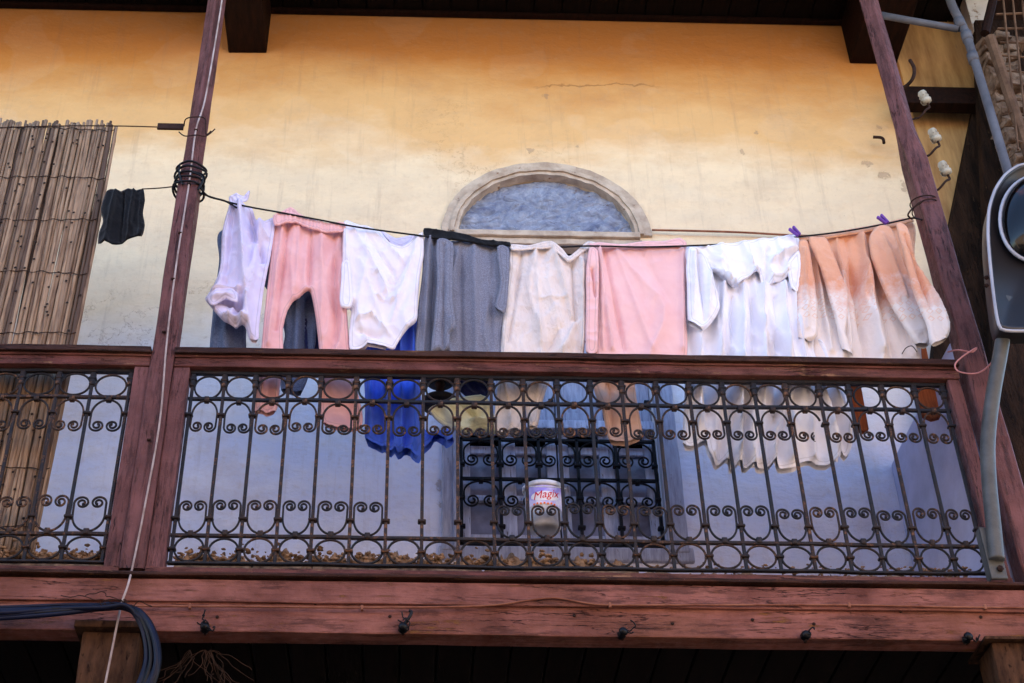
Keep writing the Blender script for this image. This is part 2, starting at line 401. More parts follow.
# ------------------------------------------------------------------ back wall with its opening
OX0, OX1 = xpx(458, 235, WY), xpx(635, 235, WY)
ZS = zpx(236, WY, 545)                # springing of the lunette
OXC = (OX0 + OX1) / 2; ORR = (OX1 - OX0) / 2
ZB = zpx(548, WY, 560)                # window sill
ZTOP = zpx(17, WY)
ZAPEX = zpx(177, WY, 545)
print('opening', OX0, OX1, 'R', ORR, 'rise', ZAPEX - ZS, 'top', ZTOP, 'sill', ZB)
RISE = ZAPEX - ZS
def arch(rx, rz, n=40): return [(OXC + rx * math.cos(math.pi * k / n), ZS + rz * math.sin(math.pi * k / n)) for k in range(n + 1)]
XW0, XW1 = -9.0, xpx(978, 60, WY)
def plate(name, outline, holes, y0, y1, mat, parent=None):
    cu = bpy.data.curves.new(name, 'CURVE'); cu.dimensions = '2D'; cu.fill_mode = 'BOTH'; cu.extrude = abs(y1 - y0) / 2
    for ol in [outline] + holes:
        sp = cu.splines.new('POLY'); sp.points.add(len(ol) - 1); sp.use_cyclic_u = True
        for p, (x, z) in zip(sp.points, ol): p.co = (x, z, 0, 1)
    tmp = bpy.data.objects.new('tmp', cu); COL.objects.link(tmp)
    dg = bpy.context.evaluated_depsgraph_get(); me = bpy.data.meshes.new_from_object(tmp.evaluated_get(dg))
    bpy.data.objects.remove(tmp)
    b = bmesh.new(); b.from_mesh(me); bpy.data.meshes.remove(me)
    for v in b.verts: v.co = Vector((v.co.x, (y0 + y1) / 2 - v.co.z, v.co.y))
    bmesh.ops.recalc_face_normals(b, faces=b.faces)
    return obj(name, b, mat, parent, origin=(0, 0, 0) if parent is None else None)
hole = [(OX1, ZB)] + arch(ORR, RISE) + [(OX0, ZB)]
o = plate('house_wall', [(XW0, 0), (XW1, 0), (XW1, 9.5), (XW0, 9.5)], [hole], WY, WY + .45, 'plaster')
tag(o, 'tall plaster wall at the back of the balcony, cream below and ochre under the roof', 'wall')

# lower house front, dark recess under the balcony
# roof: soffit, eaves beam, beams
EY = -.55
ROOFX1 = xpx(893, 0, WY) 
t = thing('roof', (0, .3, ZTOP), 'dark boarded eaves roof above the balcony', 'roof')
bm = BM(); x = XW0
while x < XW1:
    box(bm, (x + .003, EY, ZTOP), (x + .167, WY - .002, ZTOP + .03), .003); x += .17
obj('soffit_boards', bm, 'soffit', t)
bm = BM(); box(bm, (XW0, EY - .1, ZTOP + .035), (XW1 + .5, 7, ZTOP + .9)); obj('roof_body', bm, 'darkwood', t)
bm = BM(); box(bm, (XW0, WY - .05, ZTOP - .025), (ROOFX1, WY - .003, ZTOP - .002), .006); jitter(bm, .006, 9); obj('wall_plate', bm, 'darkwood', t)

def column(name, pts, wd, label, chz):
    """pts: pixel (x,y) low->high on plane Y=0; chz: height from which the corners are chamfered"""
    a, b = P(*pts[0], 0), P(*pts[1], 0)
    b = b + (b - a) * .35; a = a - (b - a) * .0
    bm = BM(); N = 60; h = wd / 2; rings = []
    for i in range(N + 1):
        c = a.lerp(b, i / N); z = c.z
        k = .006 if z < chz else (min(1, (z - chz) / .16) * .36 * wd + .006)
        ww = h * (1.0 if z < chz else .96)
        jx = noise.noise(Vector((z * 3, 1, 5))) * .003
        pr = []
        for sx, sy in ((1, -1), (1, 1), (-1, 1), (-1, -1)):
            e = [(sx * ww, sy * (ww - k)), (sx * (ww - k), sy * ww)]
            if (sx, sy) in ((1, 1), (-1, -1)): pr += e
            else: pr += e[::-1]
        rings.append([bm.verts.new((c.x + x + jx + noise.noise(Vector((x * 30, y * 30, z * 7))) * .0022, c.y + y, z)) for x, y in pr])
    for A, B in zip(rings, rings[1:]):
        n = len(A)
        for q in range(n): bm.faces.new((A[q], A[(q + 1) % n], B[(q + 1) % n], B[q]))
    bm.faces.new(rings[0]); bm.faces.new(rings[-1][::-1]); bmesh.ops.recalc_face_normals(bm, faces=bm.faces)
    return tag(obj(name, bm, 'column', origin=a), label, 'column'), a, b
CL, ca, cb = column('wooden_column', [(133, 574), (217, 0)], .094, 'left maroon painted wooden column, with the white cable running down it', zpx(190))
CR, ra, rb = column('wooden_column', [(1034, 585), (868.5, 0)], .098, 'right maroon painted wooden column beside the street lamp arm', zpx(150))
for nm, cx_, px_, lab in (('ceiling_beam', None, (228, 267), 'dark ceiling beam running back from the left column'), ('ceiling_beam', None, (850, 896), 'dark ceiling beam running back from the right column')):
    yy = 53 if px_[0] < 500 else 64
    x0, x1 = xpx(px_[0], yy, WY), xpx(px_[1], yy, WY); z0 = zpx(yy, WY, px_[0])
    bm = BM(); box(bm, (x0, EY, z0), (x1, WY - .002, ZTOP - .003), .008, 2); jitter(bm, .004, 12)
    tag(obj(nm, bm, 'darkwood'), lab, 'beam')
# eaves beam (above the frame)
bm = BM(); box(bm, (XW0, -.09, zpx(53, WY, 228) + .02), (ROOFX1 + .3, .09, ZTOP - .004), .01); tag(obj('eaves_beam', bm, 'darkwood'), 'dark eaves beam carried across the tops of both columns', 'beam')

# ------------------------------------------------------------------ balcony floor, fascia
ZF0, ZF1, ZL = zpx(642), zpx(590), zpx(578)
t = thing('balcony_floor', (0, .5, ZL - .05), 'timber balcony floor behind the fascia, dark underneath', 'floor')
bm = BM(); box(bm, (XW0, .04, ZL - .05), (xpx(1010, 575) + .02, WY - .002, ZL - .012)); obj('floor_slab', bm, 'floor', t)
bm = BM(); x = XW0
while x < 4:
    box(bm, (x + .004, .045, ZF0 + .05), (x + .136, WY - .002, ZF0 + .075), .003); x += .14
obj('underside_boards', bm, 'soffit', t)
XE = xpx(1080, 600)
t = thing('balcony_beam', (0, 0, ZF0), 'long faded red timber fascia beam under the railing', 'beam')
bm = BM(); box(bm, (XW0, -.055, ZF0), (XE, .04, ZF1), .006, 2)
bmesh.ops.subdivide_edges(bm, edges=[e for e in bm.edges if e.calc_length() > 3], cuts=60)
jitter(bm, .0035, 4); obj('fascia_board', bm, 'fascia', t)
bm = BM(); box(bm, (XW0, -.085, ZF1 + .002), (XE, .04, zpx(580, -.04) - .002), .008, 2)
bmesh.ops.subdivide_edges(bm, edges=[e for e in bm.edges if e.calc_length() > 3], cuts=80)
jitter(bm, .004, 7); obj('moulding', bm, 'lip', t)
bm = BM(); box(bm, (XW0, -.068, zpx(614)), (XE, -.05, zpx(592)), .005, 2)
bmesh.ops.subdivide_edges(bm, edges=[e for e in bm.edges if e.calc_length() > 3], cuts=80)
jitter(bm, .003, 5, 3); obj('upper_batten', bm, 'fascia', t)
bm0 = None
for x in np.arange(-2.2, 2.6, .31):
    for z_ in (.10,):
        c = Vector((x + random.uniform(-.06, .06), -.0555, ZF0 + z_ + random.uniform(-.05, .03)))
        if bm0 is None:
            b = BM(); lathe(b, [(.006, 0), (.0065, .003), (.003, .005)], c, (0, -1, 0), 8); bm0 = obj('nail_head', b, 'rustiron', t, origin=c)
        else: dup(bm0, t, c)
# posts under the balcony and the dark ground-floor front
for (x0, x1, lab) in ((84, 140, 'old bare wooden post end with a cap under the beam at the left'), (986, 1060, 'old bare wooden post end under the beam at the right')):
    X0, X1 = xpx(x0, 650), xpx(x1, 650); c = (X0 + X1) / 2
    tt = thing('support_post', (c, 0, 0), lab, 'post')
    bm = BM(); box(bm, (X0, -.06, 0), (X1, .10, zpx(643)), .01, 2)
    bmesh.ops.subdivide_edges(bm, edges=[e for e in bm.edges if e.calc_length() > 2], cuts=60); jitter(bm, .008, 9); obj('shaft', bm, 'corbel', tt)
    bm = BM(); box(bm, (X0 - .03, -.09, zpx(643) + .001), (X1 + .03, .12, zpx(636) if x0 < 500 else ZF0 - .002), .006, 2); jitter(bm, .003, 9); obj('cap', bm, 'corbel', tt)
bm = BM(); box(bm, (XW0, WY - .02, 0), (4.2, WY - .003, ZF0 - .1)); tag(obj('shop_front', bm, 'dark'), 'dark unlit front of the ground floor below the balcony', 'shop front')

# side parapet at the right end of the balcony
q0, q1 = P(903, 492, WY - .01), P(948, 395, .05)
XS0 = xpx(902, 520, WY); ZPR = zpx(466, WY, 900)
bm = BM(); box(bm, (XS0, .06, ZL - .01), (XS0 + .10, WY - .003, ZPR), .012, 2)
bmesh.ops.subdivide_edges(bm, edges=bm.edges[:], cuts=6, use_grid_fill=True); jitter(bm, .006, 4)
tag(obj('side_parapet', bm, 'side'), 'low lavender white side wall closing the right end of the balcony', 'wall')

# ------------------------------------------------------------------ railings
ZT = zpx(371, -.036)      # underside of the top rail
ZR0 = zpx(385.5)   # centre of the top rings (bar nodes)
ZC1 = zpx(403.5)   # upper cross bar
ZC2 = zpx(540)     # lower cross bar
ZBB = zpx(567.5)   # bottom bar
ZSC1 = zpx(429)    # scroll centres
ZSC2 = zpx(511.5)
def scroll_mesh(wd, hgt, flip):
    """an omega arch: top at z=0, sides down to the scrolls; hgt = distance to the scroll centres"""
    a = wd / 2 - .0125; Rr = wd * .205; bm = BM()
    for s in (1, -1):
        pts = []
        top = hgt - .0
        hh = hgt * .92
        for k in range(11):
            th = math.pi / 2 * k / 10
            pts.append((s * a * math.sin(th), 0, -hh * .62 * (1 - math.cos(th))))
        zc = -hgt
        pts.append((s * a, 0, -hh * .8)); 
        c = (a - Rr)
        turns = 1.75 * 2 * math.pi; K = 36
        for k in range(K + 1):
            th = turns * k / K; r = Rr * (1 - .80 * (k / K) ** .85)
            cxx = c - (Rr * .03) * k / K
            pts.append((s * (cxx + r * math.cos(th)), 0, zc - r * math.sin(th)))
        if flip: pts = [(x, y, -z) for x, y, z in pts]
        n = len(pts)
        tube(bm, pts, [.0046 if i < n - 8 else .0046 + .0025 * (i - n + 8) / 8 for i in range(n)], 6)
    # collar where the arch meets the cross bar
    zz = .004 if not flip else -.004
    box(bm, (-.011, -.012, zz - .013), (.011, .012, zz + .013), .003)
    return bm
def ring_mesh(wd, hgt):
    bm = BM(); a = wd / 2 - .010; b = hgt / 2 - .004
    tube(bm, [(a * math.cos(k * 2 * math.pi / 28), 0, b * math.sin(k * 2 * math.pi / 28)) for k in range(28)], .0047, 6, True)
    return bm
def railing(name, label, xb, xl, xr, skip_lower, skip_upper_half, ybar):
    """xb: bar positions (world X); xl,xr: frame edges"""
    t = thing(name, ((xl + xr) / 2, 0, zpx(583)), label, 'railing')
    wide = lambda nm, x0, x1, y0, y1, z0, z1, mt, bev=.005, j=.0025: (lambda b: (box(b, (x0, y0, z0), (x1, y1, z1), bev, 2),
        bmesh.ops.subdivide_edges(b, edges=[e for e in b.edges if e.calc_length() > .8], cuts=40), jitter(b, j, 6), obj(nm, b, mt, t)))(BM())
    wide('handrail', xl, xr, -.062, .058, zpx(357, -.062), zpx(351.5, -.062), 'lip', .004)
    wide('top_rail', xl, xr, -.036, .036, ZT, zpx(357, -.062) - .002 , 'rail')
    wide('rail_moulding', xl, xr, -.044, -.03, zpx(361.5, -.044), zpx(357.5, -.05), 'rail', .003)
    wide('bottom_rail', xl, xr, -.04, .036, zpx(580, -.04), zpx(571, -.04), 'rail')
    for sx, (x0, x1) in enumerate(((xl, xb[0] - .015), (xb[-1] + .015, xr))):
        if x1 - x0 > .02: wide('stile', x0, x1, -.03, .03, zpx(571, -.04) + .001, ZT - .001, 'column')
    g = bpy.data.objects.new('iron_grille', None); link(g, t)
    g.location = Vector((0, 0, 0)); WL[g.name] = WL[t.name]
    for (za, zb_, yy) in ((ZC1 - .0068, ZC1 + .0068, .008), (ZC2 - .0068, ZC2 + .0068, .008), (ZBB - .005, ZBB + .005, .010), (ZT - .018, ZT - .002, .010)):
        bm = BM(); box(bm, (xb[0] - .012, -yy, za), (xb[-1] + .012, yy, zb_), .002)
        bmesh.ops.subdivide_edges(bm, edges=[e for e in bm.edges if e.calc_length() > .8], cuts=60); jitter(bm, .004, 5)
        obj('cross_bar', bm, 'iron', g)
    # bars
    bm = BM(); 
    box(bm, (-.0066, -.0066, ZBB - .004), (.0066, .0066, ZT - .004), .002)
    for zc in (ZR0, (ZC1 + ZSC1) / 2 - .018, (ZC2 + ZSC2) / 2 + .012, (ZC2 + ZBB) / 2):
        box(bm, (-.016, -.014, zc - .006), (.016, .014, zc + .006), .003)
    box(bm, (-.0115, -.0115, ZR0 - .035), (.0115, .0115, ZR0 + .03), .004)
    first = None
    for i, x in enumerate(xb):
        if first is None:
            first = obj('upright_bar', bm, 'iron', g, origin=(0, 0, 0)); first.location = Vector((x, 0, 0)) - WL[g.name]
            b0 = first
        else:
            c = first.copy(); COL.objects.link(c); c.parent = g; c.location = Vector((x, 0, 0)) - WL[g.name]
            c.rotation_euler = (0, random.uniform(-.0012, .0012), 0)
    wm = (xb[-1] - xb[0]) / (len(xb) - 1)
    def place(nm, bmm, zc, cond, rot=.05):
        me0 = None
        for i in range(len(xb) - 1):
            if not cond(i): continue
            xc = (xb[i] + xb[i + 1]) / 2; s = (xb[i + 1] - xb[i]) / wm
            if me0 is None: o = obj(nm, bmm, 'iron', g, True, origin=(0, 0, 0)); me0 = o
            else: o = me0.copy(); COL.objects.link(o); o.parent = g
            o.location = Vector((xc, random.uniform(-.002, .002), zc + random.uniform(-.004, .004))) - WL[g.name]
            o.scale = (s * random.uniform(.955, 1.015), 1, random.uniform(.94, 1.04)); o.rotation_euler = (0, random.uniform(-rot, rot), 0)
    place('ring', ring_mesh(wm, ZT - .018 - ZC1 - .002), (ZT - .018 + ZC1) / 2, lambda i: True)
    place('ring', ring_mesh(wm, ZC2 - ZBB - .006), (ZC2 + ZBB) / 2, lambda i: True)
    place('scroll', scroll_mesh(wm, ZC1 - ZSC1, False), ZC1 - .012, lambda i: i not in skip_upper_half, .03)
    place('scroll', scroll_mesh(wm, ZSC2 - ZC2, True), ZC2 + .012, lambda i: i not in skip_lower, .03)
    # half scrolls that have lost one end
    for i in skip_upper_half:
        b2 = scroll_mesh(wm, ZC1 - ZSC1, False)
        s = 1
        rm = [v for v in b2.verts if v.co.x > .02 and v.co.z < -.055] 
        bmesh.ops.delete(b2, geom=rm, context='VERTS')
        o = obj('broken_scroll', b2, 'iron', g, True, origin=(0, 0, 0)); o.location = Vector(((xb[i] + xb[i + 1]) / 2, 0, ZC1 - .012)) - WL[g.name]
    return t
bars = [193, 224.4, 257, 290, 322, 356, 390, 424, 457, 491, 523.5, 556, 589, 622, 655, 688, 720, 752, 784.6, 816, 848, 880, 911.3, 941.7]
xb = [xpx(b, 383) for b in bars]
XL1 = xpx(177, 352); XR1 = xpx(951, 357)
railing('balcony_railing', 'main balcony railing between the two columns, maroon timber frame with scrolled iron grille', xb, XL1, XR1, (6, 7, 8), (18,), 383)
xb2 = [xpx(b, 384) for b in (-155, -119.5, -84, -48.5, -13.2, 22.0, 57.4, 92.7, 130)]
railing('balcony_railing', 'short balcony railing left of the left column, in front of the reed screen', xb2, xpx(-185, 350), xpx(154, 350), (), (), 383)
# lone scroll left hanging from a broken one
# debris along the floor edge
bm = BM()
for i in range(2400):
    px = random.choice((random.uniform(-10, 118), random.uniform(172, 700), random.uniform(172, 560), random.uniform(700, 975)))
    if 640 < px < 900 and random.random() < .6: continue
    s = random.uniform(.004, .012) if px < 600 else random.uniform(.003, .007)
    hgt = ZBB + .022 + abs(random.gauss(0, .026)) * (1 if px < 600 else .35) * (.4 + noise.noise(Vector((px * .03, 0, 0))) + .5)
    q = Vector((xpx(px, 567), random.uniform(.03, .12), hgt + .012))
    r = bmesh.ops.create_icosphere(bm, subdivisions=1, radius=s)
    for v in r['verts']:
        v.co = Vector((v.co.x * random.uniform(.7, 1.6), v.co.y, v.co.z * random.uniform(.5, 1))) + q
jitter(bm, .006, 60)
for (pa, pb, hh) in ((-60, 118, .066), (172, 640, .070), (640, 985, .018)):
    X0, X1 = xpx(pa, 567), xpx(pb, 567); nn = int((X1 - X0) / .008); prev = None
    for i in range(nn + 1):
        x = X0 + (X1 - X0) * i / nn; ring = []
        for k in range(7):
            yy = .03 + .1 * k / 6; h0 = hh * math.sin(math.pi * k / 6) ** .5 * (.9 + 1.1 * noise.noise(Vector((x * 9, 0, 2))) + .7 * noise.noise(Vector((x * 60, yy * 60, 1))) + .4 * noise.noise(Vector((x * 150, yy * 150, 5))))
            ring.append(bm.verts.new((x, yy, ZBB - .006 + max(0, h0) + .004)))
        if prev:
            for k in range(6): bm.faces.new((prev[k], prev[k + 1], ring[k + 1], ring[k]))
        prev = ring
struct(obj('rubble', bm, 'crumb'), 'stuff')
bm = BM(); box(bm, (XW0, .045, ZL - .011), (xpx(990, 570), .20, ZBB - .006)); tag(obj('floor_kerb', bm, 'floor'), 'low dusty floor edge holding the crumbs behind the railing', 'kerb')

# ------------------------------------------------------------------ window
t = thing('arched_window', (OXC, WY, ZB), 'tall arched window with plastic sheet in its lunette and iron bars below', 'window')
bm = BM()
def arch_band(bm, r0x, r0z, r1x, r1z, y0, y1, n=40):
    A = [arch(r0x, r0z, n), arch(r1x, r1z, n)]; v = {}
    for i in range(n + 1):
        for a_ in (0, 1):
            for k, y in enumerate((y0, y1)):
                x, z = A[a_][i]; v[i, a_, k] = bm.verts.new((x, y, z))
    for i in range(n):
        for q in (((i, 0, 0), (i, 1, 0), (i + 1, 1, 0), (i + 1, 0, 0)), ((i, 0, 1), (i + 1, 0, 1), (i + 1, 1, 1), (i, 1, 1)),
                  ((i, 1, 0), (i, 1, 1), (i + 1, 1, 1), (i + 1, 1, 0)), ((i, 0, 0), (i + 1, 0, 0), (i + 1, 0, 1), (i, 0, 1))):
            bm.faces.new([v[k] for k in q])
    for i in (0, n): bm.faces.new([v[i, 0, 0], v[i, 1, 0], v[i, 1, 1], v[i, 0, 1]])
s = ORR / 88.5   # metres per pixel at the arch
for (r0, r1, pr) in ((8, 16.5, .020), (3.5, 7.9, .036), (-.5, 3.4, .024)):
    arch_band(bm, ORR + r0 * s, RISE + r0 * s * 1.05, ORR + r1 * s, RISE + r1 * s * 1.05, WY - pr, WY + .03)
bmesh.ops.recalc_face_normals(bm, faces=bm.faces); 
bmesh.ops.subdivide_edges(bm, edges=[e for e in bm.edges if e.calc_length() > .03], cuts=1)
jitter(bm, .005, 22)
obj('arch_moulding', bm, 'archtrim', t)
bm = BM(); box(bm, (OX0 - .02, WY - .055, ZS - .045), (OX1 + .02, WY + .05, ZS - .008), .006, 2); box(bm, (OX0 - .03, WY - .035, ZS - .085), (OX1 + .03, WY + .05, ZS - .046), .006, 2)
bmesh.ops.subdivide_edges(bm, edges=[e for e in bm.edges if e.calc_length() > .4], cuts=20); jitter(bm, .003, 12); obj('transom', bm, 'archtrim', t)
# crinkled plastic sheet
bm = BM(); N = 170; grid = {}
for i in range(N + 1):
    for j in range(N // 2 + 1):
        x = OXC - ORR + 2 * ORR * i / N; z = ZS - .03 + (RISE + .04) * j / (N // 2)
        q = Vector((x * 5 + z * 5, z * 9 - x * 4, 3.1)); n1 = noise.noise(q + noise.noise_vector(q * .8) * .9); n2 = noise.noise(q * 2.7 + noise.noise_vector(q * 1.4) * 1.1)
        grid[i, j] = bm.verts.new((x, WY + .015 + (.5 - abs(n1)) * .045 + (.5 - abs(n2)) * .024, z))
for i in range(N):
    for j in range(N // 2): bm.faces.new((grid[i, j], grid[i + 1, j], grid[i + 1, j + 1], grid[i, j + 1]))
obj('plastic_sheet', bm, 'film', t, False)
# casing
CW = .085
for x0, x1 in ((OX0 - CW, OX0 - .001), (OX1 + .001, OX1 + CW + .015)):
    f = None; bm = BM(); box(bm, (x0, WY - .03, ZB - .03), (x1, WY + .05, ZS - .09), .008, 2)
    xa = x1 - .03 if x0 < OXC - .1 and x1 < OXC else x0
    box(bm, (xa, WY - .05, ZB - .03), (xa + .03, WY - .02, ZS - .09), .006, 2)
    bmesh.ops.subdivide_edges(bm, edges=[e for e in bm.edges if e.calc_length() > .4], cuts=24); jitter(bm, .004, 8); obj('casing', bm, 'frame', t)
bm = BM(); box(bm, (OX0 - .10, WY - .025, ZB - .075), (OX1 + .12, WY + .1, ZB - .004), .01, 2)
bmesh.ops.subdivide_edges(bm, edges=[e for e in bm.edges if e.calc_length() > .4], cuts=24); jitter(bm, .004, 8); obj('window_sill', bm, 'frame', t)
ZM = zpx(427, WY + .03, 560)        # mid transom between shutters and barred part
bm = BM(); box(bm, (OX0 + .001, WY + .01, ZM - .02), (OX1 - .001, WY + .09, ZM + .03), .006, 2); obj('mid_rail', bm, 'shutter', t)
bm = BM(); box(bm, (OX0, WY + .28, ZB), (OX1, WY + .30, ZS)); obj('dark_backing', bm, 'dark', t)
# upper lavender shutters
Wd = (OX1 - OX0) / 4
for k in range(4):
    x0, x1 = OX0 + k * Wd + .003, OX0 + (k + 1) * Wd - .003
    z0, z1 = ZM + .033, ZS - .09
    bm = BM()
    for a_ in ((x0, z0, x0 + .045, z1), (x1 - .045, z0, x1, z1), (x0 + .045, z0, x1 - .045, z0 + .07), (x0 + .045, z1 - .07, x1 - .045, z1), (x0 + .045, (z0 + z1) / 2 - .03, x1 - .045, (z0 + z1) / 2 + .03)):
        box(bm, (a_[0], WY + .05, a_[1]), (a_[2], WY + .08, a_[3]), .004)
    box(bm, (x0 + .04, WY + .064, z0 + .06), (x1 - .04, WY + .074, z1 - .06))
    sh = obj('shutter', bm, 'frame', t)
    bm = BM(); box(bm, (x1 - .03, WY + .03, z0 + .10), (x1 - .005, WY + .05, z0 + .14), .003); obj('hinge', bm, 'iron2', sh)
# lower casement leaves behind the bars, panelled with dark openings
for k in range(2):
    x0 = OX0 + k * (2 * Wd) + .004; x1 = x0 + 2 * Wd - .008; z0, z1 = ZB + .004, ZM - .022
    bm = BM(); H = z1 - z0; mid = (x0 + x1) / 2
    for a_ in ((x0, z0, x0 + .05, z1), (x1 - .05, z0, x1, z1), (mid - .035, z0, mid + .035, z1), (x0 + .05, z0, mid - .035, z0 + .10), (mid + .035, z0, x1 - .05, z0 + .10),
               (x0 + .05, z1 - .12, mid - .035, z1 - .075), (mid + .035, z1 - .12, x1 - .05, z1 - .075), (x0 + .05, z0 + H * .42, mid - .035, z0 + H * .47), (mid + .035, z0 + H * .42, x1 - .05, z0 + H * .47)):
        box(bm, (a_[0], WY + .06, a_[1]), (a_[2], WY + .09, a_[3]), .004)
    lf = obj('casement', bm, 'shutter', t)
    bm = BM()
    box(bm, (x0 + .05, WY + .080, z0 + .10), (mid - .035, WY + .085, z0 + H * .42)); box(bm, (mid + .035, WY + .080, z0 + .10), (x1 - .05, WY + .085, z0 + H * .42))
    obj('pane', bm, 'panegrey', lf)
    bm = BM(); box(bm, (x0 + .05, WY + .080, z0 + H * .47), (mid - .035, WY + .085, z1 - .12)); box(bm, (mid + .035, WY + .080, z0 + H * .47), (x1 - .05, WY + .085, z1 - .12)); obj('pane', bm, 'panegrey', lf)
# small window grille
gz0, gz1 = ZB + .002, zpx(433, WY - .02, 560)
g = bpy.data.objects.new('window_bars', None); link(g, t); WL[g.name] = WL[t.name]
GY = WY + .03
bm = BM()
for zz in (gz0 + .03, gz0 + (gz1 - gz0) * .62, gz1 - .012):
    bm = BM(); box(bm, (OX0 + .002, GY - .008, zz - .008), (OX1 - .002, GY + .008, zz + .008), .002); obj('cross_bar', bm, 'iron2', g)
gn = 5; gw = (OX1 - OX0 - .02) / gn
for k in range(gn + 1):
    bm = BM(); x = OX0 + .01 + k * gw; box(bm, (x - .0075, GY - .008, gz0), (x + .0075, GY + .008, gz1), .002)
    for zz in (.2, .45, .75): box(bm, (x - .018, GY - .014, gz0 + (gz1 - gz0) * zz - .008), (x + .018, GY + .014, gz0 + (gz1 - gz0) * zz + .008), .003)
    obj('upright_bar', bm, 'iron2', g)
def w_scroll(hg, flip):
    b = scroll_mesh(gw, hg, flip)
    return b
HG = (gz1 - gz0)
me0 = None
for (zc, fl) in ((gz0 + HG * .60, False), (gz1 - .02, False)):
    src = None
    for k in range(gn):
        if src is None: o = obj('scroll', w_scroll(HG * .17, fl), 'iron2', g, True, origin=(0, 0, 0)); src = o
        else: o = src.copy(); COL.objects.link(o); o.parent = g
        o.location = Vector((OX0 + .01 + (k + .5) * gw, GY, zc)) - WL[g.name]; o.scale = (1, 1.3, 1)

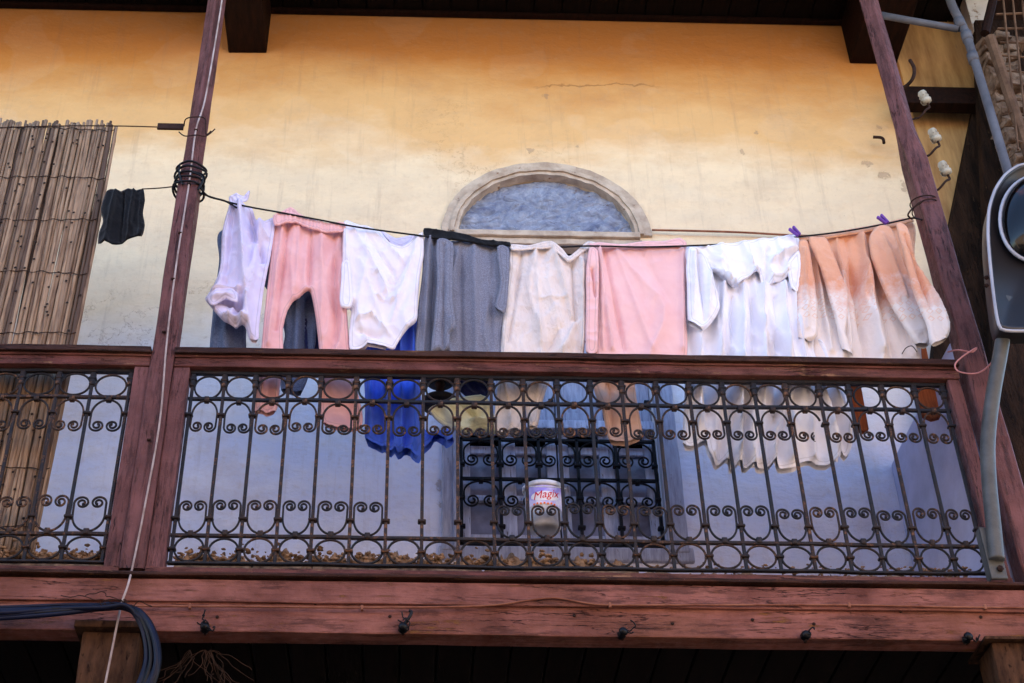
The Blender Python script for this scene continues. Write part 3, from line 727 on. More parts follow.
# ------------------------------------------------------------------ cloth
def catmull(pts, sub):
    out = []; n = len(pts)
    for i in range(n):
        p0, p1, p2, p3 = (Vector(pts[(i + k - 1) % n][:2]) for k in range(4))
        seglen = (p2 - p1).length; k = max(1, int(seglen / sub))
        for j in range(k):
            t = j / k
            v = .5 * ((2 * p1) + (p2 - p0) * t + (2 * p0 - 5 * p1 + 4 * p2 - p3) * t * t + (3 * p1 - p0 - 3 * p2 + p3) * t ** 3)
            v2 = p1.lerp(p2, t); v = v2.lerp(v, .7)
            out.append((v.x, v.y, len(pts[i]) > 2 and pts[i][2] == 'h'))
    return out
def cloth(name, outline, Y, mat, parent=None, T=.022, edge=.035, folds=(), vert=(0, 0, 0), hang=0.0, seed=0, sp=.0075, origin=None, back=.7, fine=.004, patch=None):
    folds = list(folds)
    edge = edge * .3; T = T * .5; fine = fine * .95
    """outline in photograph pixels on plane Y; 'h' marks an open hem segment. folds: (x0,y0,x1,y1,width_m,amp_m).
       vert: (folds per metre, amplitude at top, amplitude at hem)"""
    ol = catmull(outline, 3.0)
    W = [P(x, y, Y) for x, y, _ in ol]; flags = [f for _, _, f in ol]
    pts = [Vector((p.x, p.z)) for p in W]; n = len(pts)
    A = np.array([[p.x, p.y] for p in pts]); B = np.roll(A, -1, axis=0)
    x0, z0 = A.min(0); x1, z1 = A.max(0)
    rng = random.Random(seed)
    gx = np.arange(x0, x1, sp); gz = np.arange(z0, z1, sp)
    cand = []
    for i, z in enumerate(gz):
        for x in gx: cand.append((x + (sp / 2 if i % 2 else 0), z))
    cand = np.array(cand)
    def segdist(Q, a, b):
        d = b - a; L = (d * d).sum(-1) + 1e-12
        t = np.clip(((Q[:, None, :] - a[None]) * d[None]).sum(-1) / L[None], 0, 1)
        c = a[None] + t[..., None] * d[None]
        return np.sqrt(((Q[:, None, :] - c) ** 2).sum(-1))
    ins = np.zeros(len(cand), bool)
    for a, b in zip(A, B):
        cond = (a[1] > cand[:, 1]) != (b[1] > cand[:, 1])
        with np.errstate(divide='ignore', invalid='ignore'):
            xi = (b[0] - a[0]) * (cand[:, 1] - a[1]) / (b[1] - a[1] + 1e-15) + a[0]
        ins ^= cond & (cand[:, 0] < xi)
    cand = cand[ins]
    dd = segdist(cand, A, B); cand = cand[dd.min(1) > sp * .5]
    allp = [Vector(p) for p in A] + [Vector(p) for p in cand]
    edges = [(i, (i + 1) % n) for i in range(n)]
    vs, es, fs, ov, oe, of = delaunay_2d_cdt(allp, edges, [], 1, 1e-6)
    Q = np.array([[v.x, v.y] for v in vs])
    nf = [i for i in range(n) if not flags[i]]
    dn = segdist(Q, A[nf], B[nf]).min(1) if nf else np.full(len(Q), 1.0)
    dall = segdist(Q, A, B).min(1)
    dc = np.clip(dn / edge, 0, 1); prof = np.sqrt(np.clip(1 - (1 - dc) ** 2, 0, 1))
    disp = np.zeros(len(Q))
    fr, a0, a1 = vert
    H = z1 - z0
    for i, (x, z) in enumerate(Q):
        v = 1 - (z - z0) / H
        d = 0
        if fr:
            q = Vector((x * fr + noise.noise(Vector((x * 3, z * 2.2, seed))) * .8, z * .5 + seed * 7.3, seed))
            s1 = noise.noise(q) * 1.5
            d += 2.4 * (a0 + (a1 - a0) * v ** 1.2) * (1.1 - 2.2 * abs(math.sin(q.x * 3.1416 + 2.2 * s1)) ** .8 + .7 * s1)
        wq = noise.noise_vector(Vector((x * 5, z * 5, seed))) * .5
        r1 = 1 - abs(noise.noise(Vector((x * 9, z * 4.5, seed + 3.3)) + wq * 1.5)) * 2.2
        r2 = 1 - abs(noise.noise(Vector((x * 19 + z * 7, z * 12, seed + 1)) + wq * 3)) * 2.2
        d += fine * (1.5 * max(r1, 0) ** 2.5 + .9 * max(r2, 0) ** 2.5 - .6)
        disp[i] = d
    if patch:
        for _ in range(46):
            th = rng.uniform(0, 6.28); rr = math.sqrt(rng.random()); qx = patch[0] + patch[2] * rr * math.cos(th); qy = patch[1] + patch[3] * rr * math.sin(th)
            folds.append((qx, qy, qx + rng.uniform(-4, 4), qy + rng.uniform(-4, 4), .005, rng.choice((-.005, .006))))
    for (fx0, fy0, fx1, fy1, wd, amp) in folds:
        a = P(fx0, fy0, Y); b = P(fx1, fy1, Y); a = np.array([a.x, a.z]); b = np.array([b.x, b.z]); d = b - a; L2 = (d * d).sum()
        t = ((Q - a) * d).sum(1) / L2; tc = np.clip(t, 0, 1); c = a + tc[:, None] * d
        # soft meander
        mz = np.array([noise.noise(Vector((x * 6, z * 6, seed + 9))) for x, z in Q]) * wd * .8
        r = np.sqrt(((Q - c) ** 2).sum(1)) + mz
        disp += 2.3 * amp * np.exp(-(r.clip(0) / (wd * .8)) ** 1.25) * np.clip(1.25 - .5 * np.abs(2 * tc - 1), 0, 1)
    zt = z1
    bm = BM(); F_, K_ = [], []; ly = bm.verts.layers.float.new('edge')
    isb = dn < 1e-5
    for i, (x, z) in enumerate(Q):
        hy = hang * (zt - z)
        t1 = T * prof[i] * (.55 + .9 * min(1, max(0, (zt - z) / .45)))
        yf = Y - t1 - disp[i] * (0.35 + .65 * prof[i]) + hy
        F_.append(bm.verts.new((x, yf, z)))
        if isb[i]: K_.append(F_[-1])
        else: K_.append(bm.verts.new((x, Y + t1 * back - disp[i] * (.35 + .65 * prof[i]) * .9 + hy + .001, z)))
    for f in fs:
        a = [F_[i] for i in f]
        try: bm.faces.new(a)
        except ValueError: pass
        b = [K_[i] for i in reversed(f)]
        if len(set(b)) == len(b) and set(b) != set(a):
            try: bm.faces.new(b)
            except ValueError: pass
    for i in range(len(Q)): F_[i][ly] = float(dall[i]); K_[i][ly] = float(dall[i])
    bmesh.ops.smooth_vert(bm, verts=[v for v in bm.verts if not v.is_boundary], factor=.15, use_axis_x=False, use_axis_y=True, use_axis_z=False)
    return obj(name, bm, mat, parent, True, origin=origin)

def garment(name, anchor, label, cat='clothing', group='laundry hung on the line above the balcony railing', Y=.1):
    return thing(name, P(anchor[0], anchor[1], Y), label, cat, group)
LG = 'laundry hanging on the balcony line'
# 1 lavender white tee knotted on the line
g = garment('t_shirt', (240, 337), 'lavender white T-shirt knotted on the line beside the left column', 't-shirt', LG)
cloth('shirt_body', [(231, 203), (240, 204), (252, 208), (256, 218), (264, 221), (275, 217), (273, 240), (268, 268), (263, 293), (259, 325), (258, 338, 'h'), (249, 338), (245, 327), (236, 326), (224, 322), (212, 309), (205, 298.5), (212, 288), (219.8, 269), (222, 233), (228, 210)], .09, 'f_lav', g,
      T=.02, folds=[(240, 206, 246, 300, .018, .030), (234, 208, 226, 285, .016, -.015), (250, 215, 262, 260, .02, -.03), (262, 225, 246, 290, .02, .02), (256, 222, 268, 238, .014, .014), (212, 292, 240, 292, .012, .022), (220, 302, 238, 306, .016, -.035), (224, 318, 246, 322, .012, .02), (246, 300, 252, 336, .014, .018)], vert=(7, .004, .01), seed=1, fine=.008)
cloth('knot', [(231, 206), (229, 197), (236, 194), (244, 196), (250, 191), (248, 200), (240, 204), (247, 206), (240, 210)], .07, 'f_lav', g, T=.018, edge=.02, seed=2, fine=.01, sp=.005)
cloth('cuff', [(207, 298), (216, 289), (230, 288), (238, 294), (238, 303), (226, 300), (212, 306)], .055, 'f_lav', g, T=.016, edge=.02, seed=22, fine=.008, sp=.006, folds=[(214, 298, 232, 296, .01, .012)])
# 2 pink trousers
g = garment('trousers', (305, 424), 'pink elastic waist trousers with both legs hanging down', 'trousers', LG)
cloth('trouser_legs', [(274, 218), (290, 217), (310, 224), (330, 228), (344, 227), (345, 259), (347, 310), (350, 349), (356, 385), (362, 424, 'h'), (323, 423), (321, 385), (319, 349), (316, 322), (313, 303), (309.4, 292), (298, 298), (288, 309), (283, 328), (283, 349), (280, 385), (276, 411, 'h'), (253, 409), (258, 370), (261, 349), (264.6, 312), (270, 262)], .11, 'f_pink', g,
      T=.024, folds=[(288, 222, 275, 330, .012, -.014), (283, 225, 268, 345, .010, .014), (312, 226, 309, 288, .014, -.016), (322, 230, 322, 340, .016, .014), (334, 230, 337, 345, .012, -.010), (300, 226, 296, 290, .016, .012)], vert=(9, .003, .009), seed=3, fine=.003)
cloth('waistband', [(273, 216), (283, 211), (291, 207), (300, 214), (312, 219), (328, 223), (344, 222), (345, 231), (328, 233), (310, 229), (296, 223), (284, 224), (275, 226)], .072, 'f_pink', g, T=.016, edge=.02, vert=(60, .0016, .0016), seed=4, fine=.004, sp=.005)
# 3 white tee with embroidered chest
g = garment('t_shirt', (380, 348), 'white T-shirt with a wide neck, hung between the pink trousers and the grey sweatshirt', 't-shirt', LG)
cloth('shirt_body', [(343, 226), (347, 220), (358, 224), (379, 230), (389, 241), (402, 246), (413, 239), (423, 233), (424, 254), (420, 276), (418, 302), (417, 320), (409, 329), (400, 339), (394, 348), (388, 347, 'h'), (374, 345, 'h'), (362, 348, 'h'), (350, 348), (349, 333), (351, 309), (342, 307), (340, 300), (342, 265)], .09, 'f_white', g,
      T=.022, folds=[(352, 226, 392, 300, .012, .012), (362, 228, 400, 282, .010, -.010), (374, 232, 404, 262, .008, .009), (418, 240, 392, 320, .014, .012), (414, 250, 384, 300, .012, -.009), (356, 322, 372, 315, .006, .012), (372, 315, 390, 335, .007, .014), (362, 332, 380, 336, .016, -.018), (346, 232, 352, 300, .012, .012), (398, 342, 416, 318, .006, .008), (360, 260, 385, 330, .010, .008)], vert=(6, .003, .006), seed=5, fine=.005, patch=(386, 284, 17, 17))
cloth('sleeve', [(342, 262), (350, 262), (353, 300), (349, 309), (341, 307), (339.5, 299), (341, 280)], .065, 'f_white', g, T=.014, edge=.02, seed=6, sp=.006)
cloth('neck_back', [(379, 229), (396, 238), (416, 234), (412, 242), (402, 248), (390, 243)], .125, 'f_lav', g, T=.008, edge=.01, seed=61, sp=.006)
# 4 grey sweatshirt
g = garment('sweatshirt', (460, 362), 'grey marl sweatshirt with a black waistband folded over the line', 'sweatshirt', LG)
cloth('sweatshirt_body', [(425, 236), (440, 239), (481, 243), (509, 246), (509, 268), (506, 298), (502, 330), (498, 364, 'h'), (421, 364), (417, 320), (422, 275)], .11, 'f_grey', g,
      T=.024, folds=[(430, 240, 423, 360, .010, .014), (434, 242, 432, 360, .008, -.014), (460, 246, 462, 360, .012, -.012), (474, 246, 476, 360, .02, .012), (492, 248, 490, 360, .012, -.010)], vert=(6, .003, .008), seed=7, fine=.002)
cloth('sleeve', [(437, 240), (453, 243), (453, 270), (453, 300), (456, 328), (450, 334, 'h'), (448, 350), (440, 350), (431, 352), (434, 320), (437, 280)], .065, 'f_grey', g, T=.020, edge=.03, folds=[(444, 245, 443, 350, .008, -.012), (450, 320, 452, 335, .006, .01)], seed=8, fine=.003)
cloth('sleeve', [(497, 247), (509, 249), (509, 280), (507, 306), (504, 314, 'h'), (495, 307), (498, 294), (500, 280)], .07, 'f_grey', g, T=.016, edge=.02, seed=9, fine=.003)
cloth('waistband', [(424, 228), (440, 230), (462, 233), (482, 239), (510, 242), (511, 246), (496, 247), (482, 245), (460, 241), (440, 240), (425, 237)], .085, 'f_black', g, T=.014, edge=.015, seed=10, fine=.006, sp=.006)
# 5 cream trousers
g = garment('trousers', (540, 428), 'cream linen trousers sagging in the middle, next to the grey sweatshirt', 'trousers', LG)
cloth('trouser_legs', [(511, 246), (530, 247), (553, 245), (562, 251), (569, 257), (577, 252), (588, 244), (587, 270), (586, 300), (584, 352), (576, 376), (552, 378), (543, 400), (537, 428, 'h'), (528, 428), (525, 404), (521, 429, 'h'), (495, 428), (497, 390), (500, 351), (505, 300), (509, 270)], .11, 'f_cream', g,
      T=.022, folds=[(522, 250, 508, 345, .008, -.012), (536, 250, 540, 345, .016, .012), (553, 250, 572, 318, .012, .016), (572, 262, 575, 322, .006, -.016), (575, 325, 562, 355, .012, .014), (560, 330, 545, 352, .014, -.010), (582, 262, 582, 350, .01, .012), (540, 300, 570, 300, .01, .006)], vert=(8, .004, .008), seed=11, fine=.006)
cloth('waistband', [(511, 244), (530, 245), (545, 241), (554, 242), (563, 249), (569, 256), (577, 250), (588, 241), (600, 244), (600, 247), (588, 249), (576, 258), (569, 263), (560, 255), (550, 249), (530, 250), (512, 251)], .09, 'f_cream', g, T=.014, edge=.016, seed=12, fine=.006, sp=.006)
# 6 pink shirt
g = garment('long_sleeved_shirt', (640, 366), 'rose pink long sleeved shirt stretched wide over the line', 'shirt', LG)
cloth('shirt_body', [(592, 246), (620, 246), (660, 246), (686, 244), (686, 300), (685, 366, 'h'), (640, 368, 'h'), (597, 366), (597, 310), (594, 280)], .105, 'f_pink2', g,
      T=.022, folds=[(598, 250, 612, 350, .012, .014), (604, 250, 624, 350, .010, -.012), (616, 252, 652, 350, .012, .007), (682, 250, 683, 350, .012, .010), (640, 250, 668, 300, .02, -.006), (600, 250, 603, 350, .006, .010)], vert=(4, .002, .006), seed=13, fine=.003)
cloth('sleeve', [(589, 249), (598, 251), (599, 281), (598, 320), (597, 352, 'h'), (586, 351), (586, 301), (586, 271)], .07, 'f_pink2', g, T=.020, edge=.025, folds=[(592, 270, 595, 298, .006, -.02)], seed=14, fine=.008, sp=.006)
cloth('collar_flap', [(588, 244), (600, 242), (620, 244), (645, 241), (665, 241), (680, 238), (687, 243), (686, 247), (660, 247), (630, 248), (600, 248)], .085, 'f_pink2', g, T=.010, edge=.012, seed=15, fine=.005, sp=.006)
# 7 peach trousers behind
g = garment('trouser_leg_end', (622, 443), 'peach trousers hanging behind the pink shirt, seen through the grille right of the bucket', 'trousers', LG, Y=.2)
g.name = 'trousers'; WL[g.name] = WL.get('trouser_leg_end', P(622, 443, .2))
cloth('trouser_leg', [(592, 335), (636, 335), (635, 385), (640, 418), (642, 437, 'h'), (626, 444, 'h'), (609, 439), (602, 412), (593, 385)], .2, 'f_peach', g, T=.03, edge=.05, folds=[(620, 350, 626, 440, .01, .014), (606, 350, 614, 436, .012, -.012), (612, 385, 636, 392, .01, .008)], vert=(6, .002, .006), seed=16, fine=.006)
# 8 white dress
g = garment('dress', (760, 466), 'long white dress with puff sleeves and a wavy frilled hem showing below the handrail', 'dress', LG)
cloth('skirt', [(686, 262), (715, 262), (760, 262), (798, 262), (802, 300), (812, 335), (835, 360), (845, 391), (850, 424), (852, 446, 'h'), (848, 452, 'h'), (842, 449, 'h'), (838, 461, 'h'), (828, 465, 'h'), (811, 458, 'h'), (801, 462, 'h'), (793, 468, 'h'), (767, 465, 'h'), (754, 469, 'h'), (744, 465, 'h'), (732, 464, 'h'), (724, 456, 'h'), (716, 461, 'h'), (708, 456, 'h'), (704, 444, 'h'), (690, 447, 'h'), (683, 442), (684, 400), (685, 330)], .13, 'f_pure', g,
      T=.034, edge=.04, folds=[(722, 290, 715, 455, .014, .03), (742, 290, 738, 455, .014, .034), (762, 290, 762, 460, .016, .036), (782, 290, 792, 460, .015, .032), (792, 290, 815, 455, .014, .028), (800, 310, 838, 450, .014, .030), (700, 330, 697, 440, .012, .026), (706, 340, 706, 440, .010, -.016), (731, 300, 727, 450, .010, -.014), (752, 300, 751, 455, .010, -.014), (773, 300, 778, 455, .010, -.014)], vert=(9, .002, .022), seed=17, fine=.002, sp=.0075)
cloth('bodice', [(686, 247), (720, 244), (747, 240), (775, 237), (798, 235), (800, 258), (797, 275), (790, 276), (778, 281), (764, 286), (759, 274), (750, 275), (742, 280), (734, 290), (724, 282), (714, 272), (706, 268), (690, 268)], .09, 'f_pure', g,
      T=.026, edge=.03, folds=[(714, 270, 734, 288, .010, .018), (734, 288, 760, 270, .010, .018), (748, 242, 752, 265, .008, .012), (772, 262, 795, 250, .012, .022), (725, 250, 728, 275, .016, -.010), (766, 250, 768, 280, .010, -.012), (770, 280, 792, 270, .008, .012)], vert=(9, .003, .01), seed=18, fine=.008, sp=.0065)
cloth('sleeve', [(688, 248), (698, 248), (707, 258), (714, 280), (720, 306), (714, 320), (703, 331, 'h'), (694, 325, 'h'), (688, 320), (687, 290), (686, 268)], .065, 'f_pure', g, T=.026, edge=.03, folds=[(698, 252, 704, 322, .008, -.02), (694, 255, 693, 316, .008, .012), (710, 275, 708, 318, .010, .012)], seed=19, fine=.006, sp=.0065)
cloth('sleeve', [(788, 262), (799, 250), (801, 270), (798, 292, 'h'), (791, 288), (788, 275)], .07, 'f_pure', g, T=.016, edge=.02, seed=20, fine=.006, sp=.0065)
# 9 orange and white robe
RO = lambda Y: P(850, 302, Y)
g = garment('towelling_robe', (870, 358), 'orange and cream dip-dyed towelling robe with four hanging sleeve ends next to the right column', 'robe', LG)
cloth('robe_body', [(799, 239), (830, 234), (870, 229), (913, 222), (915, 253), (917, 300), (921, 350), (919, 362, 'h'), (880, 366, 'h'), (846, 366, 'h'), (816, 362), (812, 330), (806, 290)], .12, 'f_robe', g, T=.028, edge=.04,
      folds=[(836, 240, 850, 355, .014, .02), (846, 240, 866, 355, .014, -.022), (860, 238, 880, 355, .018, .024), (868, 238, 892, 355, .012, -.02), (815, 260, 830, 355, .012, .016), (908, 300, 915, 355, .014, .016)], vert=(6, .003, .010), seed=21, origin=RO(.12), fine=.003)
cloth('sleeve', [(799, 241), (808, 242), (813, 270), (817, 300), (817, 336), (808, 341, 'h'), (798, 337), (797, 300), (799, 270)], .075, 'f_robe', g, T=.024, edge=.03, seed=22, origin=RO(.075), fine=.004, folds=[(804, 250, 807, 330, .008, .010)])
cloth('sleeve', [(808, 239), (818, 237), (827, 239), (838, 265), (848, 293), (848, 315), (846, 335), (853, 355, 'h'), (842, 349), (836, 325), (831, 306), (820, 268)], .070, 'f_robe', g, T=.022, edge=.03, seed=23, origin=RO(.07), fine=.004)
cloth('sleeve', [(869, 238), (875, 228), (884, 225), (893, 231), (902, 258), (912, 285), (922, 310), (931, 334), (928, 346, 'h'), (915, 344), (903, 325), (891, 306), (880, 282), (871, 258)], .06, 'f_robe', g, T=.030, edge=.04, seed=24, origin=RO(.06), fine=.005, folds=[(882, 235, 905, 300, .01, .012)])
cloth('sleeve', [(896, 224), (904, 224), (909, 231), (916, 260), (928, 280), (940, 298), (950, 324), (947, 338, 'h'), (931, 345), (926, 325), (913, 292), (902, 250)], -.066, 'f_robe', g, T=.026, edge=.035, seed=25, origin=RO(-.066), fine=.005, folds=[(905, 235, 930, 310, .007, -.015)])
cloth('collar', [(798, 236), (820, 234), (850, 229), (878, 224), (900, 219), (913, 218), (914, 222), (880, 230), (840, 237), (808, 241), (800, 241)], .10, 'f_robe', g, T=.010, edge=.012, seed=26, origin=RO(.1), sp=.006)
# 10 slate trousers behind
g = garment('trousers', (260, 390), 'slate blue denim trousers hanging behind the pink trousers', 'trousers', LG, Y=.22)
cloth('trouser_legs', [(222, 230), (300, 245), (316, 285), (317, 320), (315, 349), (303, 389, 'h'), (281, 390), (283, 349), (284, 330), (263, 285), (247, 325), (244, 365, 'h'), (211, 365), (213, 310), (219, 262)], .22, 'f_slate', g, T=.03, edge=.05, folds=[(228, 300, 226, 360, .02, .02), (298, 290, 296, 360, .014, .02), (306, 300, 304, 360, .010, -.015)], vert=(5, .003, .008), seed=27, sp=.011)
tag(cloth('cloth_strip', [(303, 290), (319, 294), (322, 365), (306, 365)], .24, 'f_navy', None, T=.02, seed=28), 'narrow navy blue cloth seen between the legs of the pink trousers', 'cloth', LG)
# 11 blue skirt
tag(cloth('skirt', [(361, 322), (390, 318), (417, 318), (420, 380), (423, 424), (430, 432), (446, 434), (454, 443, 'h'), (446, 450, 'h'), (434, 440, 'h'), (423, 450, 'h'), (419, 459, 'h'), (412, 460, 'h'), (407, 450, 'h'), (398, 454, 'h'), (388, 450, 'h'), (376, 442, 'h'), (365, 438), (365, 400), (363, 360)], .2, 'f_blue', None, T=.045, edge=.05,
      folds=[(372, 330, 370, 435, .012, .02), (384, 330, 386, 448, .012, .024), (400, 330, 402, 450, .014, .028), (413, 330, 416, 452, .012, .022), (392, 330, 393, 440, .008, -.018), (430, 436, 446, 446, .01, .02)], vert=(8, .003, .016), seed=29, sp=.008), 'royal blue skirt with wavy hem hanging low behind the grille', 'skirt', LG)
# 12 black cloth at left
tag(cloth('cloth', [(107, 191), (113, 189), (121, 191), (128, 188), (136, 190), (143, 188), (145, 200), (143, 213), (145, 226), (142, 237, 'h'), (134, 236, 'h'), (127, 238, 'h'), (122, 241, 'h'), (112, 243, 'h'), (105, 243, 'h'), (98, 244), (99, 232), (103, 222), (101, 208)], .06, 'f_black', None, T=.010, edge=.03, folds=[(116, 192, 106, 242, .01, .018), (124, 192, 120, 240, .006, -.014), (134, 190, 128, 236, .008, .016), (141, 192, 140, 234, .006, .01)], vert=(5, .002, .005), fine=.006, seed=30), 'small black cloth hanging beside the reed screen', 'cloth', LG)
# things seen through the grille
tag(cloth('cloth_bag', [(428, 410), (440, 402), (456, 397), (486, 397), (494, 415), (498, 434), (480, 432), (464, 434), (446, 427), (436, 420)], .16, 'f_yellow', None, T=.05, edge=.07, folds=[(440, 405, 452, 424, .01, .02), (455, 400, 480, 420, .014, -.02), (470, 425, 492, 428, .01, .02)], seed=31, fine=.014, sp=.007), 'crumpled pale yellow cloth bundle behind the grille above the barred window', 'bundle')
tag(cloth('cloth_bundle', [(455, 384), (470, 376), (490, 376), (492, 390), (482, 399), (466, 397)], .3, 'f_navy', None, T=.05, edge=.06, seed=32, fine=.012, sp=.007), 'navy blue cloth bundle just above the yellow one', 'bundle')
t = thing('hanging_lamp', P(439, 411, .35), 'dark round hanging lamp with a brown neck behind the grille, right of the blue skirt', 'lamp')
c = P(440, 407, .35)
bm = BM(); lathe(bm, [(.002, 0), (.075, .0), (.085, .012), (.08, .03), (.05, .05), (.026, .06)], c, n=28); obj('lamp_shade', bm, 'iron2', t, True)
bm = BM(); lathe(bm, [(.02, .055), (.018, .11), (.024, .12), (.02, .13)], c, n=20); obj('neck', bm, 'corbel', t, True)
bm = BM(); lathe(bm, [(.06, .13), (.085, .16), (.06, .24), (.01, .26)], c, n=24); obj('lamp_top', bm, 'iron2', t, True)
# orange brown posts at right
for (x0, x1, y0, y1, lab, pz) in ((857, 869, 340, 429, 'orange brown wooden plank seen through the grille under the robe hem', .35), (923, 941, 335, 416, 'orange brown wooden plank just left of the right column', .25)):
    a = P(x0, y1, pz); b = P(x1, y1, pz); zt = zpx(y0, pz, x0)
    bm = BM(); v = [(a.x, a.z + .01), ((a.x + b.x) / 2, a.z - .012), (b.x, a.z), (b.x + .012, zt), (a.x - .012, zt)]; prism(bm, v, pz, pz + .03); bmesh.ops.bevel(bm, geom=bm.edges[:], offset=.003, segments=1, affect='EDGES')
    tag(obj('wooden_plank', bm, 'wood_orange'), lab, 'plank')

# ------------------------------------------------------------------ lines
def line(name, pts, r, mat, label, cat='wire', group=None, k=6):
    bm = BM(); tube(bm, spline([P(*p) for p in pts], k), r, 7)
    return tag(obj(name, bm, mat, smooth=True), label, cat, group)
line('clothes_line', [(197, 190, -.03), (205, 195, .02), (240, 205, .05), (283, 213, .06), (320, 220, .06), (360, 227.5, .06), (415, 235, .06), (440, 238, .09), (510, 246, .10), (560, 247, .10), (592, 246, .07), (640, 247, .07), (684, 246, .07), (745, 243, .12), (797, 237, .09), (840, 232, .08), (880, 225, .08), (903, 220, .06), (913, 218, .0), (922, 220, -.03)], .0042, 'cableblack', 'black clothes line strung between the two columns with the laundry on it', 'clothes line')
line('wire', [(652, 230, WY - .03), (700, 231, WY - .035), (745, 232.5, WY - .03), (800, 235.5, WY - .025), (915, 240, WY - .01)], .006, M['cablebrown'], 'brown cord stretched along the wall to the right of the lunette')
bm = BM()
for i in range(5):
    c = ca.lerp(cb, 0) ; py = 170 + i * 5.5
    c = P(191.5 - .145 * (py - 170) , py, 0); r = .068 + .004 * math.sin(i * 2)
    pts = [(c.x + r * math.cos(a) * 1.0, c.y + r * math.sin(a) * .95, c.z + .012 * math.sin(a + i) + .006 * math.sin(3 * a + i)) for a in np.linspace(0, 6.28, 24)[:-1]]
    tube(bm, pts, .0055, 6, True)
for pts in ([(183, 185, -.06), (179, 172, -.07), (180, 164, -.06)], [(198, 190, -.05), (203, 178, -.06), (192, 172, -.07)], [(199, 186, -.05), (208, 196, -.02), (225, 201, .01), (237, 208, .04)]):
    tube(bm, spline([P(*p) for p in pts]), .0045, 6)
tag(obj('wire_coil', bm, 'cableblack', smooth=True), 'black wire wound several times around the left column', 'wire')
bm = BM()
for i, py in enumerate((203, 209)):
    c = P(924 + .27 * (py - 203), py, 0); pts = [(c.x + .062 * math.cos(a), .062 * math.sin(a), c.z + .01 * math.sin(a + i * 2)) for a in np.linspace(0, 6.28, 24)[:-1]]
    tube(bm, pts, .003, 6, True)
tube(bm, spline([P(*p) for p in ((912, 219, -.02), (908, 215, -.05), (913, 208, -.06), (922, 202, -.07))]), .004, 6)
tag(obj('wire_loop', bm, 'rustiron', smooth=True), 'thin rusty wire loop tying the line to the right column', 'wire')
# turnbuckle wire and line at left
t = thing('strainer_wire', P(90, 127, 0), 'rusty wire with a flat strainer holding the reed screen to the left column', 'wire')
bm = BM(); tube(bm, spline([P(*p) for p in ((-60, 133, .02), (0, 128, .03), (60, 126, .03), (118, 126, .03), (157, 127, .02))]), .003, 6); obj('wire', bm, 'rustiron', t)
bm = BM(); a, b = P(157, 129, 0), P(184, 124, 0)
box(bm, (a.x, -.005, a.z), (b.x, .008, b.z), .002); obj('strainer', bm, 'rustiron', t)
bm = BM(); tube(bm, spline([P(*p) for p in ((184, 126, 0), (186, 119, -.055), (195, 117, -.065), (205, 119, -.05), (206, 134, -.05), (211, 131, -.05))]), .003, 6)
tube(bm, spline([P(*p) for p in ((179, 132, -.03), (185, 136, -.055), (196, 135, -.065), (206, 136, -.05), (215, 129, -.05))]), .003, 6); obj('hook', bm, 'rustiron', t)
line('wire', [(142, 189, .04), (160, 188, .03), (178, 186, -.02)], .003, 'rustiron', 'short thin wire from the black cloth to the left column')
# clothes pegs
M['peg'] = rough_mat('purple_peg', (126, 84, 176), (106, 66, 150), 10, .5, .1)
for (x, y, lab) in ((795, 233, 'purple clothes peg where the white dress meets the robe'), (883, 221, 'purple clothes peg on top of the orange robe')):
    c = P(x, y, .06); t = thing('clothes_peg', c, lab, 'clothes peg', 'purple clothes pegs')
    for s in (-1, 1):
        bm = BM(); box(bm, (c.x + s * .006 - .004, c.y - .012, c.z - .018), (c.x + s * .006 + .004, c.y, c.z + .022), .002); bmesh.ops.rotate(bm, verts=bm.verts, cent=c, matrix=Matrix.Rotation(R(-35) + s * .12, 3, 'Y')); bmesh.ops.scale(bm, vec=(1.4, 1.4, 1.4), space=Matrix.Translation(-c), verts=bm.verts); obj('jaw', bm, 'peg', t)

# ------------------------------------------------------------------ reed screen
t = thing('reed_screen', P(55, 560, .12), 'tall weathered reed screen hanging at the left end of the balcony', 'screen')
SYY = .12
zb = zpx(556, SYY, 30)
bm = BM(); x = xpx(-90, 125, SYY); xe = xpx(117, 124, SYY); rs = []
row = 0
while x < xe or row == 0:
    if x >= xe: row = 1; x = xpx(-90, 125, SYY)
    r = random.uniform(.0060, .0110); zt = zpx(126, SYY, 60) + random.uniform(-.01, .045)
    ph = random.uniform(0, 6); am = random.uniform(.003, .010); y0 = SYY + random.uniform(-.010, .010) + row * .024; lean = random.uniform(-.02, .02)
    pts, rr = [], []; H = zt - zb; n = 46; node = random.uniform(.16, .3); off = random.random()
    for k in range(n + 1):
        u = k / n; z = zb + H * u
        pts.append((x + am * math.sin(ph + u * 5) + lean * (u - .5), y0 + am * .6 * math.cos(ph * 2 + u * 4), z))
        nd = ((z / node + off) % 1.0); rr.append(r * (1.28 if nd < .05 * .35 / node else 1) * (1.06 - .12 * u))
    tube(bm, pts, rr, 7); x += r * 2 * random.uniform(.55, .74)
    if random.random() < .06: x += .005
def reedmat():
    t = NT('weathered_reed'); vc = t.n('ShaderNodeVertexColor'); vc.layer_name = 'tone'
    g = t.noise(8, 6, .6, t.mapping((9, 9, .8)))
    sepc = t.n('ShaderNodeSeparateColor'); t.l(vc.outputs[0], sepc.inputs[0])
    col = t.mix(sepc.outputs[0], lin((168, 138, 110)), lin((76, 56, 43)))
    col = t.mix(t.ramp(g, .45, .75), col, lin((74, 50, 38)))
    col = t.mix(sepc.outputs[1], col, lin((44, 28, 22)))
    return t.done(col, .65, t.bump(g, .5, .004), 0, .3)
lay = bm.loops.layers.color.new('tone')
